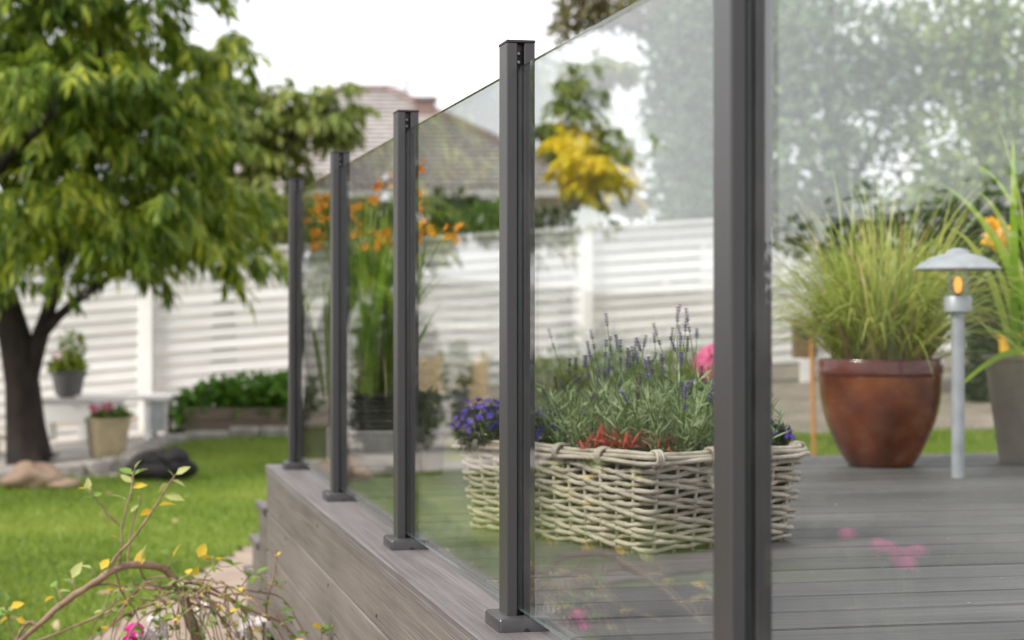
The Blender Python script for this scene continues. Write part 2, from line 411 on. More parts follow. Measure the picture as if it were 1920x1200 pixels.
# ------------------------------------------------------------------ mesh building
class MB:
    def __init__(s):
        s.v, s.f, s.m = [], [], []
        s.n = 0

    def raw(s, V, F, mi=0):
        o = s.n
        s.v.extend([tuple(map(float, p)) for p in V]); s.n += len(V)
        s.f.extend([tuple(int(i) + o for i in f) for f in F]); s.m.extend([mi] * len(F))
        return s

    def box(s, c, size, rot=0.0, mi=0, bev=0.0, tilt=None):
        """box with chamfered edges; rot about z, tilt = rotation about the box's own x axis"""
        hx, hy, hz = size[0] / 2, size[1] / 2, size[2] / 2
        b = min(bev, hx * .9, hy * .9, hz * .9)
        if b <= 0:
            V = [(x, y, z) for x in (-hx, hx) for y in (-hy, hy) for z in (-hz, hz)]
            F = [(0, 1, 3, 2), (4, 6, 7, 5), (0, 4, 5, 1), (2, 3, 7, 6), (0, 2, 6, 4), (1, 5, 7, 3)]
        else:
            V, idx = [], {}
            for sx in (-1, 1):
                for sy in (-1, 1):
                    for sz in (-1, 1):
                        for a in range(3):
                            p = [sx * (hx - b), sy * (hy - b), sz * (hz - b)]
                            p[a] = (sx * hx, sy * hy, sz * hz)[a]
                            idx[(sx, sy, sz, a)] = len(V); V.append(tuple(p))
            F = []
            for a in range(3):
                o = [i for i in range(3) if i != a]
                for sg in (-1, 1):
                    q = []
                    for (u, w) in ((-1, -1), (1, -1), (1, 1), (-1, 1)):
                        k = [0, 0, 0]; k[a] = sg; k[o[0]] = u; k[o[1]] = w
                        q.append(idx[(*k, a)])
                    flip = (sg > 0) != (a != 1)
                    F.append(tuple(q[::-1] if flip else q))
            for a in range(3):
                o = [i for i in range(3) if i != a]
                for u in (-1, 1):
                    for w in (-1, 1):
                        k0 = [0, 0, 0]; k1 = [0, 0, 0]
                        k0[a], k1[a] = -1, 1
                        for k in (k0, k1):
                            k[o[0]] = u; k[o[1]] = w
                        F.append((idx[(*k0, o[0])], idx[(*k1, o[0])], idx[(*k1, o[1])], idx[(*k0, o[1])]))
            for sx in (-1, 1):
                for sy in (-1, 1):
                    for sz in (-1, 1):
                        F.append(tuple(idx[(sx, sy, sz, a)] for a in range(3)))
        out = []
        ct, st = math.cos(tilt or 0), math.sin(tilt or 0)
        cr, sr = math.cos(rot), math.sin(rot)
        for x, y, z in V:
            y, z = y * ct - z * st, y * st + z * ct
            x, y = x * cr - y * sr, x * sr + y * cr
            out.append((x + c[0], y + c[1], z + c[2]))
        return s.raw(out, F, mi)

    def tube(s, pts, rad, n=8, mi=0, cap=True, closed=False):
        pts = [np.array(p, float) for p in pts]
        k = len(pts)
        if not hasattr(rad, '__len__'):
            rad = [rad] * k
        V, F = [], []
        prev = None
        for i, p in enumerate(pts):
            if closed:
                t = pts[(i + 1) % k] - pts[i - 1]
            else:
                t = pts[min(i + 1, k - 1)] - pts[max(i - 1, 0)]
            t = t / (np.linalg.norm(t) + 1e-9)
            if prev is None:
                a = np.array([0, 0, 1.0]) if abs(t[2]) < .9 else np.array([1.0, 0, 0])
            else:
                a = prev
            u = a - t * a.dot(t); u /= np.linalg.norm(u) + 1e-9
            prev = u
            w = np.cross(t, u)
            for j in range(n):
                an = 2 * math.pi * j / n
                V.append(p + rad[i] * (math.cos(an) * u + math.sin(an) * w))
        for i in range(k if closed else k - 1):
            a0, b0 = i * n, ((i + 1) % k) * n
            for j in range(n):
                F.append((a0 + j, a0 + (j + 1) % n, b0 + (j + 1) % n, b0 + j))
        if cap and not closed:
            F.append(tuple(range(n))[::-1]); F.append(tuple((k - 1) * n + j for j in range(n)))
        return s.raw(V, F, mi)

    def lathe(s, prof, n=32, c=(0, 0, 0), mi=0, square=0.0, rot=0.0):
        """turned shape; square > 0 pulls the circle towards a rounded square"""
        V, F = [], []
        for r, z in prof:
            for j in range(n):
                a = 2 * math.pi * j / n
                ca, sa = math.cos(a), math.sin(a)
                k = 1.0
                if square:
                    q = (abs(ca) ** 8 + abs(sa) ** 8) ** (-1 / 8)
                    k = 1 + (q - 1) * square
                V.append((c[0] + r * k * math.cos(a + rot), c[1] + r * k * math.sin(a + rot), c[2] + z))
        for i in range(len(prof) - 1):
            for j in range(n):
                F.append((i * n + j, i * n + (j + 1) % n, (i + 1) * n + (j + 1) % n, (i + 1) * n + j))
        F.append(tuple(range(n))[::-1])
        F.append(tuple((len(prof) - 1) * n + j for j in range(n)))
        return s.raw(V, F, mi)

    def prism(s, poly, z0, z1, mi=0):
        n = len(poly)
        V = [(x, y, z0) for x, y in poly] + [(x, y, z1) for x, y in poly]
        F = [(i, (i + 1) % n, n + (i + 1) % n, n + i) for i in range(n)]
        F.append(tuple(range(n))[::-1]); F.append(tuple(range(n, 2 * n)))
        return s.raw(V, F, mi)

    def blob(s, c, r, seed=0, nu=20, nv=12, amp=0.15, mi=0, flat=None):
        q = random.Random(seed)
        ph = [(q.uniform(0, 6.3), q.uniform(0, 6.3), q.randint(1, 4), q.randint(1, 3)) for _ in range(5)]
        V, F = [], []
        for i in range(nv + 1):
            th = math.pi * i / nv
            for j in range(nu):
                a = 2 * math.pi * j / nu
                k = 1 + amp * sum(math.sin(m * a + p1) * math.sin(l * th + p2) for p1, p2, m, l in ph) / 2.5
                z = c[2] + r[2] * k * math.cos(th)
                if flat is not None:
                    z = max(z, flat)
                V.append((c[0] + r[0] * k * math.sin(th) * math.cos(a), c[1] + r[1] * k * math.sin(th) * math.sin(a), z))
        for i in range(nv):
            for j in range(nu):
                F.append((i * nu + j, (i + 1) * nu + j, (i + 1) * nu + (j + 1) % nu, i * nu + (j + 1) % nu))
        return s.raw(V, F, mi)

    def mesh(s, name, mats, smooth=False):
        me = bpy.data.meshes.new(name)
        me.from_pydata(s.v, [], s.f)
        for m in (mats if isinstance(mats, (list, tuple)) else [mats]):
            me.materials.append(m)
        if any(s.m):
            me.polygons.foreach_set('material_index', s.m)
        if smooth:
            me.polygons.foreach_set('use_smooth', [True] * len(s.f))
        me.update()
        return me

    def build(s, name, mats, parent=None, smooth=False, loc=None):
        return link(name, s.mesh(name, mats, smooth), parent, loc)


def link(name, me, parent=None, loc=None, rot=None, scale=None):
    o = bpy.data.objects.new(name, me)
    COL.objects.link(o)
    o.parent = parent
    if loc is not None:
        o.location = loc
    if rot is not None:
        o.rotation_euler = rot
    if scale is not None:
        o.scale = scale
    return o


def smooth_by_angle(o, deg=35):
    me = o.data
    me.polygons.foreach_set('use_smooth', [True] * len(me.polygons))
    try:
        me.set_sharp_from_angle(angle=math.radians(deg))
    except Exception:
        pass
    return o


def tag(o, label=None, cat=None, group=None, kind=None):
    if label: o['label'] = label
    if cat: o['category'] = cat
    if group: o['group'] = group
    if kind: o['kind'] = kind
    return o


def thing(name, loc, label, cat, group=None, rot=0.0):
    o = bpy.data.objects.new(name, None)
    o.empty_display_size = 0.1
    COL.objects.link(o)
    o.location = loc
    o.rotation_euler = (0, 0, rot)
    return tag(o, label, cat, group)


def tri_mesh(name, V, F, mats, mi=None):
    me = bpy.data.meshes.new(name)
    V = np.ascontiguousarray(V, dtype=np.float32); F = np.ascontiguousarray(F, dtype=np.int32)
    me.vertices.add(len(V)); me.vertices.foreach_set('co', V.ravel())
    me.loops.add(F.size); me.loops.foreach_set('vertex_index', F.ravel())
    me.polygons.add(len(F))
    me.polygons.foreach_set('loop_start', np.arange(0, F.size, 3, dtype=np.int32))
    for m in (mats if isinstance(mats, (list, tuple)) else [mats]):
        me.materials.append(m)
    if mi is not None:
        me.polygons.foreach_set('material_index', np.ascontiguousarray(mi, dtype=np.int32))
    me.update(calc_edges=True)
    me.validate()
    return me


def unit(a):
    return a / (np.linalg.norm(a, axis=-1, keepdims=True) + 1e-9)


LEAF_F = np.array([[0, 1, 2], [0, 2, 3], [1, 4, 5], [1, 5, 2], [2, 5, 6], [2, 6, 3], [4, 7, 5], [5, 7, 6]])


def leaves(P, D, N, L, Wd, curl=0.25, fold=0.25):
    """folded, curved leaves: P base, D direction, N upper side, L length, Wd half width"""
    P, D, N = np.asarray(P, float), unit(np.asarray(D, float)), np.asarray(N, float)
    n = len(P)
    L = np.broadcast_to(np.asarray(L, float), (n,))[:, None]; Wd = np.broadcast_to(np.asarray(Wd, float), (n,))[:, None]
    S = unit(np.cross(D, N)); N = np.cross(S, D)
    curl = np.broadcast_to(np.asarray(curl, float), (n,))[:, None]
    V = np.empty((n, 8, 3))
    c = lambda t: P + D * L * t - N * curl * L * t * t
    V[:, 0] = P
    for k, (t, w) in enumerate(((0.34, 1.0), (0.7, 0.72))):
        q = c(t)
        V[:, 1 + 3 * k] = q - S * Wd * w + N * Wd * w * fold
        V[:, 2 + 3 * k] = q
        V[:, 3 + 3 * k] = q + S * Wd * w + N * Wd * w * fold
    V[:, 7] = c(1.0)
    F = (LEAF_F[None] + (np.arange(n) * 8)[:, None, None]).reshape(-1, 3)
    return V.reshape(-1, 3), F


def blades(P, D, L, Wd, droop, seg=5, side=None):
    """arching ribbons that narrow to a point"""
    P, D = np.asarray(P, float), unit(np.asarray(D, float))
    n = len(P)
    L = np.broadcast_to(np.asarray(L, float), (n,))[:, None]; Wd = np.broadcast_to(np.asarray(Wd, float), (n,))[:, None]
    droop = np.broadcast_to(np.asarray(droop, float), (n,))[:, None]
    H = D.copy(); H[:, 2] = 0
    H = unit(H + 1e-4)
    if side is None:
        side = unit(np.stack([-H[:, 1], H[:, 0], np.zeros(n)], 1) + rng.normal(0, .35, (n, 3)))
    V = np.empty((n, (seg + 1) * 2, 3))
    for k in range(seg + 1):
        t = k / seg
        q = P + D * L * t + (H * 0.35 - np.array([0, 0, 1.0])) * droop * L * t ** 2.4
        w = Wd * (1 - t ** 2.2) * (0.55 + 0.45 * min(1, t * 4)) + 0.0003
        V[:, 2 * k] = q - side * w; V[:, 2 * k + 1] = q + side * w
    f = []
    for k in range(seg):
        f += [[2 * k, 2 * k + 1, 2 * k + 3], [2 * k, 2 * k + 3, 2 * k + 2]]
    F = (np.array(f)[None] + (np.arange(n) * (seg + 1) * 2)[:, None, None]).reshape(-1, 3)
    return V.reshape(-1, 3), F


def merge(*vf):
    Vs, Fs, o = [], [], 0
    for V, F in vf:
        Vs.append(V); Fs.append(F + o); o += len(V)
    return np.concatenate(Vs), np.concatenate(Fs)


def in_lobes(lobes, n, shell=0.45):
    """points in ellipsoids (centre, radii), weighted by surface, and the outward directions"""
    w = np.array([(r[0] * r[1] * r[2]) ** (2 / 3) for _, r in lobes]); w /= w.sum()
    k = rng.choice(len(lobes), n, p=w)
    d = unit(rng.normal(size=(n, 3)))
    rr = (shell ** 3 + (1 - shell ** 3) * rng.random(n)) ** (1 / 3) * rng.uniform(0.8, 1.12, n)
    C = np.array([c for c, _ in lobes])[k]; R = np.array([r for _, r in lobes])[k]
    return C + d * R * rr[:, None], d


def droop_crown(lobes, n, per, leaf_len, leaf_w, twig=0.45, shell=0.45, bunch=5, spread=0.13):
    """bunches of twigs that arch outward from one point, with long leaves hanging along them"""
    nb = max(1, n // bunch)
    Pb, db = in_lobes(lobes, nb, shell)
    k = np.repeat(np.arange(nb), bunch); n = len(k)
    P = Pb[k] + rng.normal(0, spread, (n, 3)) * np.array([1, 1, .5])
    a = rng.uniform(0, 2 * math.pi, n)
    o = np.stack([np.cos(a), np.sin(a), np.zeros(n)], 1) * 0.9 + db[k] * np.array([1, 1, .3]) * 0.8 + rng.normal(0, .15, (n, 3))
    o[:, 2] += .1
    o = unit(o)
    t = rng.random((n, per)) ** .8
    tl = twig * rng.uniform(.5, 1.25, (n, 1))
    B = P[:, None] + o[:, None] * (tl * t)[..., None]
    B[..., 2] += -0.45 * tl * t ** 2 + 0.05
    sd = np.stack([-o[:, 1], o[:, 0], np.zeros(n)], 1)
    sg = rng.uniform(-1, 1, (n, per))
    D = o[:, None] * (0.35 + 0.45 * t[..., None]) + sd[:, None] * sg[..., None] * 0.9
    D[..., 2] -= 0.5 + rng.random((n, per)) * 0.7
    D += rng.normal(0, .18, D.shape)
    N = o[:, None] * 0.4 + sd[:, None] * sg[..., None] * .6 + rng.normal(0, .25, D.shape); N[..., 2] += 1.0
    q = n * per
    return leaves(B.reshape(q, 3), D.reshape(q, 3), N.reshape(q, 3), leaf_len * rng.uniform(.65, 1.25, q),
                  leaf_w * rng.uniform(.75, 1.2, q), rng.uniform(-.05, .35, q))


def bush_crown(lobes, n, leaf_len, leaf_w, shell=0.5, up=0.3):
    P, d = in_lobes(lobes, n, shell)
    D = d * 0.7 + rng.normal(0, .6, (n, 3)); D[:, 2] += up
    N = rng.normal(0, .6, (n, 3)) + d * 0.5; N[:, 2] += .6
    return leaves(P, D, N, leaf_len * rng.uniform(.6, 1.3, n), leaf_w * rng.uniform(.7, 1.2, n), rng.uniform(0, .3, n))


def rel(p, base):
    return (p[0] - base[0], p[1] - base[1], p[2] - base[2])


def px_lobe(px, py, zc, rx, ry, rz=None, base=(0, 0, 0)):
    """an ellipsoid given where it is seen, its radii in metres"""
    return (rel(W(px, py, zc), base), (rx, rz or rx, ry))


# ------------------------------------------------------------------ ground
def sheet(name, polyfun, xs, ys, dz, m):
    X, Y = np.meshgrid(xs, ys)
    Z = gh(X, Y) + dz
    V = np.stack([X.ravel(), Y.ravel(), Z.ravel()], 1)
    nx, ny = len(xs), len(ys)
    F = []
    for j in range(ny - 1):
        for i in range(nx - 1):
            if polyfun is None or polyfun(0.25 * (X[j, i] + X[j, i + 1] + X[j + 1, i] + X[j + 1, i + 1]),
                                          0.25 * (Y[j, i] + Y[j, i + 1] + Y[j + 1, i] + Y[j + 1, i + 1])):
                a = j * nx + i
                F.append((a, a + 1, a + nx + 1, a + nx))
    me = bpy.data.meshes.new(name)
    me.from_pydata(V.tolist(), [], F)
    me.materials.append(m)
    me.polygons.foreach_set('use_smooth', [True] * len(F))
    me.update()
    return tag(link(name, me), kind='structure')


coarse = np.concatenate([np.linspace(-600, -30, 18), np.linspace(-24, 30, 55), np.linspace(40, 600, 18)])
coarse_y = np.concatenate([np.linspace(-60, -4, 8), np.linspace(-2, 50, 53), np.linspace(60, 900, 20)])
sheet('ground', None, coarse, coarse_y, -0.02, M['earth'])


def path_edge(y):                       # the lawn's edge along the sandy path
    return np.interp(y, [0, 5.9, 6.6, 7.45, 10.2, 11.5, 16], [-2.3, -2.1, -0.95, -0.70, 0.08, 0.6, 3.0])


def is_lawn(x, y):
    xc, zc = to_cam(x, y)
    if y > 8.2 and x > path_edge(y) + 0.9:                  # the strip behind the deck
        return zc < 16.0 and x < 14
    if x > path_edge(y) or (x < -1.12 and y < 8.3):
        return False
    px = 960 + FPX * xc / max(zc, 1)
    far = 14.3 if px < 215 else (17.6 if px > 330 else 14.3 + (px - 215) / 115 * 3.3)
    if px > 345:
        far = 17.8
    if zc < 1:
        return True
    return zc < far


def is_path(x, y):
    if -1 < y < 8.2:
        return path_edge(y) < x < 0.02
    return y >= 8.2 and path_edge(y) <= x <= path_edge(y) + 0.9 and y < 12


lx = np.arange(-14, 14, 0.12)
ly = np.arange(-1.5, 19, 0.12)
sheet('lawn', is_lawn, lx, ly, 0.0, M['lawn'])
sheet('path', is_path, np.arange(-2.4, 4, 0.06), np.arange(-1, 12, 0.1), 0.004, M['sand'])
sheet('flower_bed', lambda x, y: x < -1.12 and 6.4 < y < 8.3 and x > -6, np.arange(-6, -1, 0.15), np.arange(6, 8.6, 0.1), 0.0, M['soil'])
sheet('side_path', lambda x, y: -3.2 < x < -1.2 and 8.25 < y - (-1.2 - x) * .6 < 8.75, np.arange(-3.3, -1.1, 0.06), np.arange(8, 10.6, 0.06), 0.012, M['sand'])
sheet('patio', lambda x, y: (lambda c: 13.2 < c[1] < 19.5 and -900 < 960 + FPX * c[0] / c[1] < 330 and not is_lawn(x, y))(to_cam(x, y)),
      np.arange(-12, 2, 0.15), np.arange(10, 21, 0.15), -0.008, M['patio'])

gp = []
cand = np.stack([rng.uniform(-6, 7, 400000), rng.uniform(5.5, 17.8, 400000)], 1)
for x, y in cand:
    xc, zc = to_cam(x, y)
    px = 960 + FPX * xc / zc
    if -60 < px < 560 and zc > 6.3 or (1300 < px < 1930 and 12 < zc < 16 and y > 8.4):
        if is_lawn(x, y):
            gp.append((x, y))
    if len(gp) > 70000:
        break
gp = np.array(gp)
GP = np.stack([gp[:, 0], gp[:, 1], gh(gp[:, 0], gp[:, 1])], 1)
gd = rng.normal(0, .45, GP.shape); gd[:, 2] = 1
gV, gF = blades(GP, gd, rng.uniform(.025, .06, len(GP)), rng.uniform(.002, .004, len(GP)), .25, seg=2)
tag(link('grass', tri_mesh('grass', gV, gF, M['lawn_blade'])), kind='stuff')

# ------------------------------------------------------------------ deck
DZ = EYE - 0.548
DX0, DX1, DY1 = -0.09, 4.3, 7.2
deck = thing('wooden_deck', (0, 0, 0), 'raised deck of grey grooved boards with grey brown boarded side and steps', 'deck')
pitch = 0.187
bm = MB().box((0, 0, -0.0125), (DX1 - 0.066, pitch - 0.012, 0.025), bev=0.004)
board_me = bm.mesh('deck_board', M['deck'])
k = -16
while True:
    yb = 3.25 + pitch * (k + 0.5)
    if yb + pitch / 2 > DY1 - 0.15:
        break
    link('deck_board', board_me, deck, (0.066 + (DX1 - 0.066) / 2, yb, DZ + rnd.uniform(-.0006, .0006)))
    k += 1
y_end = 3.25 + pitch * k
MB().box(((DX1 + 0.066) / 2, (y_end + DY1) / 2 + .003, DZ - .0125), (DX1 - .066, DY1 - y_end - .006, .025), bev=.003).build('end_board', M['capboard'], deck)
# edge board with a groove along its side
ed = MB()
prof = [(-0.09, -0.026), (0.061, -0.026), (0.061, -0.002), (0.059, 0), (-0.087, 0), (-0.09, -0.003), (-0.09, -0.011), (-0.086, -0.013), (-0.086, -0.016), (-0.09, -0.018)]
for y0, y1 in ((0.2, DY1),):
    n = len(prof)
    V = [(x, y, DZ + z) for y in (y0, y1) for x, z in prof]
    F = [(i, (i + 1) % n, n + (i + 1) % n, n + i) for i in range(n)] + [tuple(range(n))[::-1], tuple(range(n, 2 * n))]
    MB().raw(V, F).build('edge_board', M['capboard'], deck)
for i in range(4):
    ztop = DZ - 0.028 - i * 0.141
    zb = max(ztop - 0.135, 0.004)
    ye = DY1 - 0.012
    MB().box((-0.0775 - 0.0001 * i, (0.25 + ye) / 2, (ztop + zb) / 2), (0.018, ye - .25, ztop - zb), bev=.003).build('side_board', M['fascia'], deck)
sc_me = MB().tube([(-.0002, 0, 0), (-.0016, 0, 0)], .0042, 10).mesh('screw_head', M['black_metal'])
for i in range(4):
    zc_ = DZ - 0.028 - i * 0.141 - .067
    for k_ in range(6):
        dz_ = rnd.choice((-.045, .045, .04))
        link('screw_head', sc_me, deck, (-0.0868, .9 + 1.15 * k_ + rnd.uniform(-.2, .2), max(zc_ + dz_, .02)))
MB().box((2.0, 3.6, DZ / 2 - .02), (4.1, 6.9, DZ - .07)).build('substructure', M['dark'], deck)
# steps down at the far end
zt = DZ
for i in range(3):
    zt -= 0.158
    y0 = DY1 + 0.004 + i * 0.29
    st = MB().box((0.65, y0 + .145, zt - .0125), (1.5, .30, .025), bev=.003).build('step_tread', M['capboard'], deck)
    MB().box((0.655, y0 + .275, (zt - .027) / 2), (1.46, .018, zt - .029), bev=.002).build('step_riser', M['fascia'], deck)
    MB().box((-0.0785, y0 + .143, (zt - .027) / 2 + .001), (.018, .286, zt - .031), bev=.002).build('step_side', M['fascia'], deck)
MB().box((2.9, DY1 - .02, DZ / 2 - .015), (2.7, .02, DZ - .035)).build('end_side', M['fascia'], deck)

# ------------------------------------------------------------------ glass railing
rail = thing('glass_railing', (0, 0, DZ), 'frameless glass railing held between dark grey metal posts on deck edge', 'railing')
PTOP = 1.0185
hx, hy = 0.025, 0.0325
slot, sd_, ch = 0.0062, 0.018, 0.0022
outline = [(-hx + ch, -hy), (-slot - .0015, -hy), (-slot, -hy + .0015), (-slot, -hy + sd_), (slot, -hy + sd_), (slot, -hy + .0015), (slot + .0015, -hy), (hx - ch, -hy),
           (hx, -hy + ch), (hx, hy - ch), (hx - ch, hy), (slot, hy), (slot, hy - sd_), (-slot, hy - sd_), (-slot, hy), (-hx + ch, hy), (-hx, hy - ch), (-hx, -hy + ch)]
pm = MB(); pm.prism(outline, 0.016, PTOP - .003)
post_me = pm.mesh('post', M['post'])
cap_me = MB().box((0, 0, PTOP), (.0515, .0665, .005), bev=.0012).mesh('top_cap', M['cap'])
# base cover with rounded top and a drain notch
bb = MB()
bx, by, bz = 0.045, 0.062, 0.024
r = 0.006
ring = []
for (qx, qy, a0) in ((bx, by, 0), (-bx, by, 90), (-bx, -by, 180), (bx, -by, 270)):
    for q in range(5):
        a = math.radians(a0 + q * 22.5)
        ring.append((qx - math.copysign(.006, qx) + .006 * math.cos(a), qy - math.copysign(.006, qy) + .006 * math.sin(a)))
n = len(ring)
V, F = [], []
for inset, z in ((0, 0), (0, bz - .005), (.0015, bz - .0018), (.005, bz)):
    for x, y in ring:
        V.append((x * (1 - inset / bx), y * (1 - inset / by), z))
for i in range(3):
    for j in range(n):
        F.append((i * n + j, i * n + (j + 1) % n, (i + 1) * n + (j + 1) % n, (i + 1) * n + j))
F.append(tuple(range(3 * n, 4 * n)))
bb.raw(V, F)
base_me = bb.mesh('base_cover', M['post'], smooth=False)
notch = MB()
V = [(0.004 + .0052 * math.cos(a), -by - .0006, .0006 + .0062 * math.sin(a)) for a in np.linspace(0, math.pi, 9)]
V += [(x, y + .004, z) for x, y, z in V]
notch.raw(V, [tuple(range(9)), ] + [(i, i + 1, 10 + i, 9 + i) for i in range(8)])
notch_me = notch.mesh('drain_hole', M['post_dark'])
lin = MB().box((0, -hy + sd_ - .0012, PTOP / 2), (.0118, .002, PTOP - .03)).mesh('channel', M['post_dark'])
scr = MB()
scr.tube([(0, 0, 0), (0, -.004, 0)], [.0032, .0028], 10)
screw_me = scr.mesh('screw', M['steel'], smooth=False)
sealv = []
for s in (-1, 1):
    pass
seal_me = MB().box((-.0048, -hy + .008, (0.04 + .97) / 2 - .0), (.0016, .012, .93)).mesh('gasket', M['post_dark'])
YS = [6.999, 5.793, 4.587, 3.381, 2.175, 0.969]
for y in YS:
    p = link('post', post_me, rail, (0, y, 0))
    link('top_cap', cap_me, p)
    bo = link('base_cover', base_me, p)
    link('drain_hole', notch_me, p)
    link('channel', lin, p)
    link('gasket', seal_me, p)
    link('screw', screw_me, p, (-.0015, -hy + sd_ - .003, .999))
    link('screw', screw_me, p, (-.0015, -hy + sd_ - .003, .984))
smooth_by_angle(bo, 30)
GZ0, GZ1 = 0.035, 0.973
for a, b in zip(YS[1:], YS[:-1]):
    y0, y1 = a + hy - .012, b - hy + .012
    g = MB()
    t = .004
    V = [(x, y, z) for x in (-t, t) for y in (y0, y1) for z in (GZ0, GZ1)]
    g.raw(V, [(0, 1, 3, 2), (4, 6, 7, 5)], 0)
    g.raw(V, [(1, 5, 7, 3), (0, 2, 6, 4), (0, 4, 5, 1), (2, 3, 7, 6)], 1)
    g.build('glass_pane', [M['glass'], M['glass_edge']], rail)

# ------------------------------------------------------------------ white fence
fence = thing('white_fence', (0, 0, 0), 'white painted slatted timber fence across the back of the garden', 'fence')
posts_px = [-555, -140, 275, 688, 1100, 1512, 1924, 2336]


def ftop(px):
    return 1.757 + (px - 275) * (0.315 / 825)


for q in range(len(posts_px)):
    pxx = posts_px[q]
    p = W(pxx, 587, fence_z(pxx))
    g0 = float(gh(p[0], p[1]))
    top = ftop(pxx)
    MB().box((p[0], p[1], (top + .03 + g0 - .1) / 2), (.13, .13, top + .03 - g0 + .1), rot=-YAW, bev=.008).build('post', M['white'], fence)
    if q == len(posts_px) - 1:
        break
    px1 = posts_px[q + 1]
    p1 = W(px1, 587, fence_z(px1))
    dx, dy = p1[0] - p[0], p1[1] - p[1]
    ln = math.hypot(dx, dy); ang = math.atan2(dy, dx)
    dzz = ftop(px1) - top
    nx_, ny_ = dy / ln, -dx / ln          # towards the camera
    sl = MB()
    L = ln - .14
    # sloped lap board: lower edge stands out, lip on top catches the light
    prof = [(-.008, -.052), (.022, -.052), (.026, -.046), (.012, .046), (.006, .050), (-.008, .050)]
    V = []
    for s_ in (-.5, .5):
        for d, z in prof:
            V.append((L * s_, -d, z + dzz * s_ * L / ln))
    n = len(prof)
    F = [(i, (i + 1) % n, n + (i + 1) % n, n + i) for i in range(n)] + [tuple(range(n))[::-1], tuple(range(n, 2 * n))]
    slat_me = sl.raw(V, F).mesh('slat', M['white'])
    mid = ((p[0] + p1[0]) / 2, (p[1] + p1[1]) / 2)
    for i in range(13):
        z = (top + ftop(px1)) / 2 - .10 - i * .1145
        link('slat', slat_me, fence, (mid[0], mid[1], z), (rnd.uniform(-.02, .02), 0, ang))
    V = []
    for s_ in (-.5, .5):
        for d, z in ((-.05, 0), (.07, 0), (.07, .035), (-.05, .04)):
            V.append((mid[0] + dx * s_ * .995 + nx_ * d, mid[1] + dy * s_ * .995 + ny_ * d, (top + ftop(px1)) / 2 + dzz * s_ - .035 + z))
    MB().raw(V, [(0, 1, 5, 4), (1, 2, 6, 5), (2, 3, 7, 6), (3, 0, 4, 7), (0, 3, 2, 1), (4, 5, 6, 7)]).build('top_rail', M['white'], fence)

# ------------------------------------------------------------------ house beyond the fence
HZ = 38.0
hb = W(700, 587, 42)
house = thing('house', (hb[0], hb[1], 0), 'house with a wide rose grey hipped tile roof beyond the white fence', 'house')
house.rotation_euler = (0, 0, -YAW)


def HL(px, py, zc):                     # house-local point
    p = W(px, py, zc)
    dx, dy = p[0] - hb[0], p[1] - hb[1]
    return np.array([dx * CS - dy * SN, dx * SN + dy * CS, p[2]])


eFL, eFR = HL(255, 352, 37.5), HL(1112, 352, 37.5)
eBL, eBR = eFL + np.array([0, 9.0, 0]), eFR + np.array([0, 9.0, 0])
rL, rR = HL(640, 172, 42), HL(730, 172, 42)
for a, b, c, d in ((eFL, eFR, rR, rL), (eFR, eBR, rR, rR), (eBR, eBL, rL, rR), (eBL, eFL, rL, rL)):
    mbd = MB()
    N_ = 22
    nrm = np.cross(b - a, d - a); nrm = nrm / np.linalg.norm(nrm)
    for i in range(N_):
        t0, t1 = i / N_, (i + 1) / N_
        l0, r0 = a + (d - a) * t0, b + (c - b) * t0
        l1, r1 = a + (d - a) * t1, b + (c - b) * t1
        V = [l0 + nrm * .05, r0 + nrm * .05, r1 + nrm * .012, l1 + nrm * .012, l0, r0]
        mbd.raw(V, [(0, 1, 2, 3), (4, 5, 1, 0)])
    mbd.build('roof_slope', M['roof'], house)
rt = MB()
for a, b in ((rL, rR), (eFR, rR), (eFL, rL), (eBR, rR), (eBL, rL)):
    rt.tube([a + (0, 0, .06), b + (0, 0, .06)], .09, 8)
rt.build('ridge_tiles', M['ridge'], house)
MB().box(((eFL[0] + eFR[0]) / 2, eFL[1] + .05, eFL[2] - .09), (eFR[0] - eFL[0] - .02, .12, .16)).build('gutter', M['gutter'], house)
gz = 0.8
wl = MB()
wx0, wx1, wy0, wy1, wz = eFL[0] + .5, eFR[0] - .5, eFL[1] + .5, eBL[1] - .5, eFL[2] + .05
wl.box(((wx0 + wx1) / 2, (wy0 + wy1) / 2, (gz + wz) / 2), (wx1 - wx0, wy1 - wy0, wz - gz))
wl.build('wall', M['render'], house)
MB().box(((eFL[0] + eFR[0]) / 2, eFL[1] + .3, eFL[2] - .02), (eFR[0] - eFL[0] - .3, .4, .03)).build('soffit', M['gutter'], house)
for fx in (.12, .36, .60, .84):
    cx = wx0 + (wx1 - wx0) * fx
    fr = MB().box((cx, wy0 - .02, wz - .95), (1.3, .06, 1.2), bev=.01).build('window', M['gutter'], house)
    for sx in (-.3, .3):
        MB().box((cx + sx, wy0 - .055, wz - .95), (.54, .012, 1.06)).build('pane', M['window'], fr)
cpos = HL(797, 208, 41)
chim = MB().box((cpos[0], cpos[1], cpos[2] - .3), (.40, .5, 1.0), bev=.01).build('chimney', M['brick'], house)
MB().box((cpos[0], cpos[1], cpos[2] + .235), (.5, .6, .07), bev=.01).build('chimney_cap', M['ridge'], chim)
ap = HL(762, 200, 41.5)
an = MB().tube([ap + (0, 0, -.6), ap + (0, 0, .62)], .018, 6)
for i, (zz, w_) in enumerate(((.55, .35), (.45, .28), (.35, .33))):
    an.tube([ap + (-w_, 0, zz), ap + (w_, 0, zz)], .009, 5)
    for u in (-.8, -.4, 0, .4, .8):
        an.tube([ap + (w_ * u, -.16, zz), ap + (w_ * u, .16, zz)], .006, 4)
an.build('aerial', M['zinc'], house)


